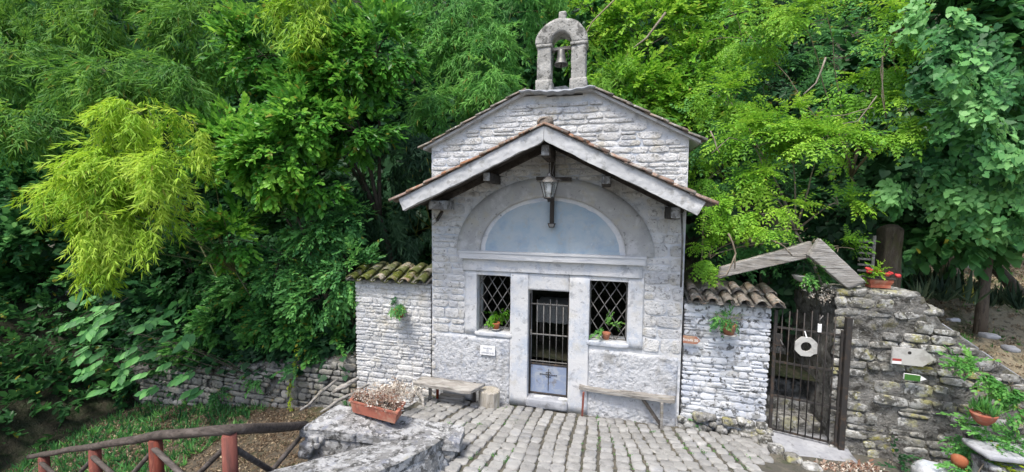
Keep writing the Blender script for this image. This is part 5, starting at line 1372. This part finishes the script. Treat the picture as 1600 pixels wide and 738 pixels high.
plant('wisteria', 'yellow green wisteria hanging high at the top right', 'climber', 'pinnate', 'acacia',
      [lob(1250, 40, .9, .5, .4, .28, 40), lob(1390, 60, .2, .22, .3, .7, 55), lob(1350, 140, .3, .4, .35, .22, 36), lob(1160, 50, 1.8, .8, .5, .65, 90), lob(1420, 170, .1, .22, .25, .3, 22), lob(1280, 0, .9, .8, .4, .3, 50), lob(1395, 210, .1, .22, .25, .25, 22)],
      base=(6.2, 1.6, 2.3), r0=.02, size=1.25, droop=.6, tone=.58, wood='twig', clump=6)
plant('wisteria', 'shaded green wisteria foliage deep behind the bright sprays', 'climber', 'pinnate', 'bush',
      [lob(1130, 260, 1.7, .8, .5, .8, 110), lob(1200, 130, 2.4, 1.0, .5, .9, 130), lob(1330, 260, 1.4, .8, .4, .5, 60), lob(1170, 380, 1.2, .6, .4, .35, 60), lob(1300, 90, 2.4, 1.0, .5, .6, 60), lob(1090, 220, 2.4, .5, .4, .6, 50)],
      base=(4.6, 2.4, 2.2), r0=.03, size=1.45, droop=.4, tone=.55)
plant('ivy_curtain', 'blue green ivy cascading down from the top right corner', 'climber', 'ivy', 'ivy',
      [lob(1475, 100, -.4, .20, .25, .8, 46), lob(1520, 190, -.5, .22, .3, .7, 50), lob(1460, 20, -.3, .25, .3, .5, 30), lob(1395, 280, .2, .12, .15, .45, 26), lob(1570, 200, -.3, .35, .3, .9, 100), lob(1590, 60, -.3, .4, .3, .7, 70), lob(1560, 300, .0, .6, .4, .5, 110), lob(1460, 250, .2, .4, .3, .5, 60)],
      base=(7.6, .9, 1.8), r0=.03, size=.85, droop=1.6, tone=.6, upw=.5, clump=6, trunk=None, tvar=.25)
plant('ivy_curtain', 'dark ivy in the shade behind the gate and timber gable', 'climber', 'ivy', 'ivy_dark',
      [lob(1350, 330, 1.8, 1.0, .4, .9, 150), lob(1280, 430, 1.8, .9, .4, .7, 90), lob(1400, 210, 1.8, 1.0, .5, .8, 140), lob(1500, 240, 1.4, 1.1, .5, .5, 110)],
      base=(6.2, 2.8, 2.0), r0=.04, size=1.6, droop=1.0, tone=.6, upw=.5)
plant('maple_tree', 'low dark green tree crown overhanging the terrace at right', 'tree', 'laurel', 'ivy',
      [lob(1500, 355, 1.8, 1.3, .8, .22, 150), lob(1580, 320, 1.5, 1.0, .7, .4, 120), lob(1430, 335, 2.0, .7, .6, .28, 70), lob(1530, 280, 2.2, 1.4, .7, .7, 150)],
      base=(9.4, 3.2, 2.1), r0=.10, size=1.8, droop=.4, tone=.45)
plant('background_tree', 'tall pale green tree crown on the hill far behind the wisteria', 'tree', 'fine', 'bamboo_pale',
      [lob(1130, 90, 9, 2.0, 1.2, 1.8, 300), lob(1220, 20, 9, 2.6, 1.2, 2, 260)], base=(6.5, 10.5, 7.0), r0=.15, size=3.0, tone=.7)
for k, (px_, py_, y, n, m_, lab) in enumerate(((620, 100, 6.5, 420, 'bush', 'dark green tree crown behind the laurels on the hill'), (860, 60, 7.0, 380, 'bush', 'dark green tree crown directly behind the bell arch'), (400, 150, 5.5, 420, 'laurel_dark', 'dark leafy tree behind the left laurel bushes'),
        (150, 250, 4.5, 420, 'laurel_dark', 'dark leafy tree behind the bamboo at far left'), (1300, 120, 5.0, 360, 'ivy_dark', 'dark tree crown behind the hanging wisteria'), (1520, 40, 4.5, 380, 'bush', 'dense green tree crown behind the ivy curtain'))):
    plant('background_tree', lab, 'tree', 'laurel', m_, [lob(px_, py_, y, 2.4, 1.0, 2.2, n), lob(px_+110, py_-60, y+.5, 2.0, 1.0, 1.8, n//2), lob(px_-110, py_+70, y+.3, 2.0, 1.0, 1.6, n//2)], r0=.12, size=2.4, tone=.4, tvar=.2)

# bare twigs among the leaves at right
root = thing('bare_branches', 'pale bare curling twigs hanging among the leaves at upper right', 'branches', C(1350, 150, .0))
for k, (a, b, c_, r_) in enumerate((((1383, 60), (1376, 110), (1385, 185), .008), ((1378, 80), (1378, 150), (1384, 185), .008), ((1290, 90), (1275, 130), (1255, 148), .014), ((1370, 150), (1340, 190), (1305, 195), .009), ((1365, 168), (1320, 180), (1290, 182), .008),
        ((1110, 205), (1120, 232), (1125, 240), .012), ((1112, 240), (1140, 215), (1165, 222), .009), ((1138, 365), (1149, 395), (1148, 420), .016), ((1150, 395), (1135, 430), (1118, 432), .013), ((1203, 375), (1225, 385), (1238, 400), .012), ((960, 0), (925, 35), (912, 60), .02), ((1040, 20), (1010, 60), (990, 75), .03))):
    y = -.1 if k < 10 else 3.2; y = .3 if k in (5, 6) else y; mb = MB(); A, B_, C_ = [Vector(C(*q, y)) for q in (a, b, c_)]
    mb.tube([A, A.lerp(B_, .5)+Vector((.01, 0, .01)), B_, B_.lerp(C_, .5), C_], [r_, r_, r_*.9, r_*.8, r_*.5], 5, .1); mb.obj('twig', M['twig'], root, True)

# things above the gate
c = Vector(C(1255, 434, .1)); root = thing('hanging_basket', 'pale wicker hanging basket of green leaves under the timber gable', 'basket', c)
mb = MB(); mb.lathe([(.05, -.07), (.12, -.03), (.155, .03), (.16, .04), (.14, .035)], c, 16, 1, .8); mb.obj('bowl', M['white_paint'], root, True)
for sx in (-1, 0, 1): mb = MB(); mb.tube([c+Vector((sx*.14, 0, .04)), c+Vector((0, 0, .35))], .004, 4); mb.obj('chain', M['iron'], root)
P, X, Z, T = lobe_instances([(tuple(c+Vector((.03, -.06, .13))), (.15, .10, .12), 46)], .6, .6, .2, .2, 1.); link('leaves', leafmesh('leaves', 'fine', P, X, Z, np.full(len(P), .8), T, L['fern']), root)
c = Vector(C(1280, 455, .1)); c.y = -.02; n = 34; P = np.array(c)+rng.normal(size=(n, 3))*[.13, .04, .09]
root = thing('white_flowers', 'cluster of small white flowers hanging below the timber gable', 'flowers', c)
link('blossoms', leafmesh('blossoms', 'dry', P, rng.normal(size=(n, 3)), np.tile([0, -1., .3], (n, 1)), np.full(n, .6), np.full(n, .9), L['dry']), root)
c = Vector(C(1372, 441, -.02)); root = thing('geranium_box', 'brown flower box with red geraniums on top of the rubble pillar', 'flower box', c)
mb = MB(); V, F = cubegrid(2); mb.add([(c.x+p.x*.15*(1 if p.z > 0 else .85), c.y+p.y*.08*(1 if p.z > 0 else .8), c.z+p.z*.07-.01) for p in V], F); mb.obj('box', M['planter'], root)
mb = MB(); mb.box(c+Vector((0, 0, .065)), (.33, .19, .025)); mb.obj('rim', M['wood_dark'], root)
P, X, Z, T = lobe_instances([(tuple(c+Vector((0, 0, .15))), (.17, .09, .08), 30)], .2, .6, .2, .2, 1.); link('leaves', leafmesh('leaves', 'fine', P, X, Z, np.full(len(P), .55), T, L['acacia']), root)
for k in range(7):
    q = c+Vector((-.20+.065*k, -.08+.05*(k % 2), .11+.12*random.random()*(1 if k < 3 else .5))); mb = MB(); rock(mb, q, (.07, .06, .055), 3, .03, .9, 12, seed=k); mb.obj('geranium_head', M['petal_red'], root, True)
# dark post and slatted shutter behind
c = Vector(C(1386, 450, .75)); t_ = Vector(C(1388, 370, .75)); o = MB(); rock(o, ((c.x+t_.x)/2, .75, (c.z+t_.z)/2), (.27, .25, t_.z-c.z+.4), 6, .03, .3, 3); o = o.obj('tree_stub', M['bark'], None, True); tag(o, 'thick dark upright trunk behind the red geranium box', 'trunk')
a, b = Vector(C(1340, 432, .7)), Vector(C(1366, 378, .7)); root = thing('slatted_shutter', 'old pale slatted shutter leaning behind the timber gable', 'shutter', a)
mb = MB(); mb.bar((b.x, .7, a.z-.1), (b.x, .7, b.z+.1), .03, .04, (1, 0, 0)); mb.obj('frame', M['wood_grey'], root)
for k in range(7): mb = MB(); z = a.z+(b.z-a.z)*k/6; mb.box(((a.x+b.x)/2, .72, z), (b.x-a.x, .02, .035), Matrix.Rotation(.05, 3, 'Y')); mb.obj('slat', M['wood_grey'], root)
# terrace trunks
for k, (px_, py0, py1, y, r_, lab) in enumerate(((1538, 496, 395, 1.5, .075, 'slim straight tree standing on the terrace nearest the rubble wall'), (1487, 445, 385, 4.5, .17, 'tree with short thick dark trunk behind the iris leaves'), (1566, 418, 385, 7, .13, 'distant tree with dark trunk near the right edge of the terrace'), (1592, 400, 360, 9, .12, 'farthest thin tree at the right edge of the terrace'))):
    a, b = Vector(C(px_-4, py0, y)), Vector(C(px_+5, py1-30, y)); root = thing('terrace_tree', lab, 'tree', a, 'trees on the terrace')
    mb = MB(); mb.tube([a-Vector((0, 0, .3)), a.lerp(b, .3), a.lerp(b, .7)+Vector((.03, 0, 0)), b], [r_*1.25, r_, r_*.9, r_*.8], 10, .08); mb.obj('trunk', M['bark_grey'], root, True)
    P, X, Z, T = lobe_instances([(tuple(b+Vector((0, 0, .5))), (.9+.1*y, .5, .5+.05*y), 40+10*k)], .4, .4); link('crown', leafmesh('crown', 'laurel', P, X, Z, np.full(len(P), 1.6+.1*y), T, L['ivy']), root)
# iris tufts and stones
for k, (px_, py_, y, n, lab) in enumerate(((1435, 455, 1.6, 14, 'clump of dark iris blades behind the geranium box'), (1462, 440, 2.2, 12, 'clump of iris blades just left of the thick trunk'), (1500, 450, 2.0, 10, 'clump of dark blades right below the thick trunk'), (1575, 470, 1.6, 12, 'clump of long blades right of the slim trunk'), (1505, 530, .6, 5, 'small bright tuft growing on the bank above the sloping coping'))):
    c = Vector(C(px_, py_, y)); root = thing('iris_clump', lab, 'plant', c, 'iris clumps on the terrace'); P = np.array(c)+rng.normal(size=(n, 3))*([.22, .2, .0] if k < 4 else [.03, .03, .0])+[0, 0, -.12]
    n = max(n, 9); P = np.resize(P, (n, 3)); link('blades', leafmesh('blades', 'tuft', P, np.tile([1., 0, 0], (n, 1))+rng.normal(0, .5, (n, 3))*[1, 1, 0], np.tile([0, 0, 1.], (n, 1)), rng.uniform(1.1, 1.7, n) if k < 4 else rng.uniform(.5, .8, n), rng.normal(.45 if k < 4 else .9, .2, n), L['blade' if k < 4 else 'fern']), root)
for k, (px_, py_, y, s_, lab) in enumerate(((1545, 525, .9, .2, 'flat mossy grey stone lying on the terrace bank'), (1490, 500, .9, .15, 'small grey stone below the iris clumps'), (1580, 545, .8, .18, 'grey stone half buried near the right edge'), (1515, 415, 3.5, .3, 'pale grey stone beside the thick trunk'))):
    c = Vector(C(px_, py_, y)); mb = MB(); rock(mb, c, (s_, s_*.8, s_*.4), 5, .03, .4, 4, seed=k); o = mb.obj('loose_stone', M['slab'], None, True); tag(o, lab, 'stone', 'loose stones on the terrace')

# lower right corner
plant('climbing_rose', 'bright green trailing shrub over the coping at the right edge', 'bush', 'fine', 'fern',
      [lob(1500, 566, -.55, .08, .08, .05, 14), lob(1535, 580, -.6, .14, .10, .07, 30), lob(1575, 600, -.7, .16, .12, .10, 34), lob(1605, 625, -.7, .12, .12, .12, 20)], base=(6.9, -.4, .8), r0=.012, size=.8, droop=.4, tone=.6, wood='twig')
c = Vector(C(1537, 650, -1.0)); root = thing('wall_basket', 'red rimmed half basket planter with spiky green plant at right', 'planter', c)
mb = MB(); mb.lathe([(.05, -.11), (.10, -.05), (.125, .015), (.13, .035), (.115, .03)], c, 18, 1, .8); mb.obj('basket', M['planter'], root, True)
n = 9; P = np.array(c)+rng.normal(size=(n, 3))*[.04, .04, 0]+[0, 0, .04]
link('spiky_leaves', leafmesh('spiky_leaves', 'tuft', P, rng.normal(size=(n, 3))*[1, 1, .1], np.tile([0, 0, 1.], (n, 1)), rng.uniform(.5, .75, n), rng.normal(.5, .2, n), L['fern']), root)
plant('fern_bush', 'dense green fern bush filling the bottom right beside the rubble wall', 'bush', 'fine', 'bush',
      [lob(1535, 690, -.9, .20, .15, .16, 60), lob(1570, 680, -.9, .24, .15, .08, 50), lob(1512, 668, -.7, .08, .10, .2, 26), lob(1595, 690, -.8, .2, .15, .06, 26), lob(1520, 725, -.9, .14, .12, .14, 34)], base=(6.3, -.7, -.3), size=.75, droop=.3, tone=.7, trunk=None)
plant('golden_shrub', 'small yellow green shrub at the bottom right corner', 'bush', 'fine', 'yellowgreen',
      [lob(1535, 722, -1.1, .08, .1, .14, 34)], base=(5.4, -1.2, -.3), r0=.01, size=.75, tone=.5, wood='twig')
plant('weed_clump', 'dark green weeds at the foot of the rubble wall near the gate', 'weeds', 'fine', 'bush',
      [lob(1395, 720, -.5, .07, .08, .14, 26), lob(1388, 738, -.5, .07, .06, .06, 12)], base=(4.9, -.5, -.2), r0=.01, size=.9, tone=.35, wood='twig')
c = Vector(C(1462, 735, -.75)); mb = MB(); rock(mb, c-Vector((0, 0, .12)), (.46, .35, .42), 8, .03, .6, 4); o = mb.obj('whitewashed_mound', M['plaster'], None, True); tag(o, 'rounded blue white plastered mound at the foot of the rubble wall', 'mound')
c = Vector(C(1499, 722, -.95)); mb = MB(); mb.lathe([(.06, -.06), (.078, .0), (.08, .05), (.06, .075), (.02, .09)], c, 14); o = mb.obj('terracotta_jar', M['terracotta'], None, True); tag(o, 'small round terracotta jar beside the white mound', 'jar')
root = thing('low_stone_wall', 'low pale stone wall with flat coping at the bottom right corner', 'wall', C(1570, 735, -1.1))
p = Vector(C(1570, 728, -1.1)); mb = MB(); rock(mb, p-Vector((0, 0, .2)), (.50, .3, .5), 8, .012, .12, 4); mb.obj('wall_core', M['parapet'], root, True)
p = Vector(C(1580, 708, -1.1)); mb = MB(); rock(mb, p, (.75, .4, .06), 6, .01, .15, 4); mb.obj('coping', M['slab'], root, True)
# plant in the drain hole
p = at(1093, 662, y=-.10); root = thing('drain_weed', 'small dark green plant growing from the drain hole in the right wall', 'plant', p)
P, X, Z, T = lobe_instances([(tuple(p), (.10, .04, .06), 14)], .6, .4, .2, .2, 1.); link('leaves', leafmesh('leaves', 'fine', P, X, Z, np.full(len(P), .45), T, L['fern']), root)
tot = sum(len(o.data.polygons) for o in bpy.data.objects if o.type == 'MESH')
print('polys', tot, 'objects', len(bpy.data.objects))
for o in bpy.data.objects:
    if '_w' in o: del o['_w']
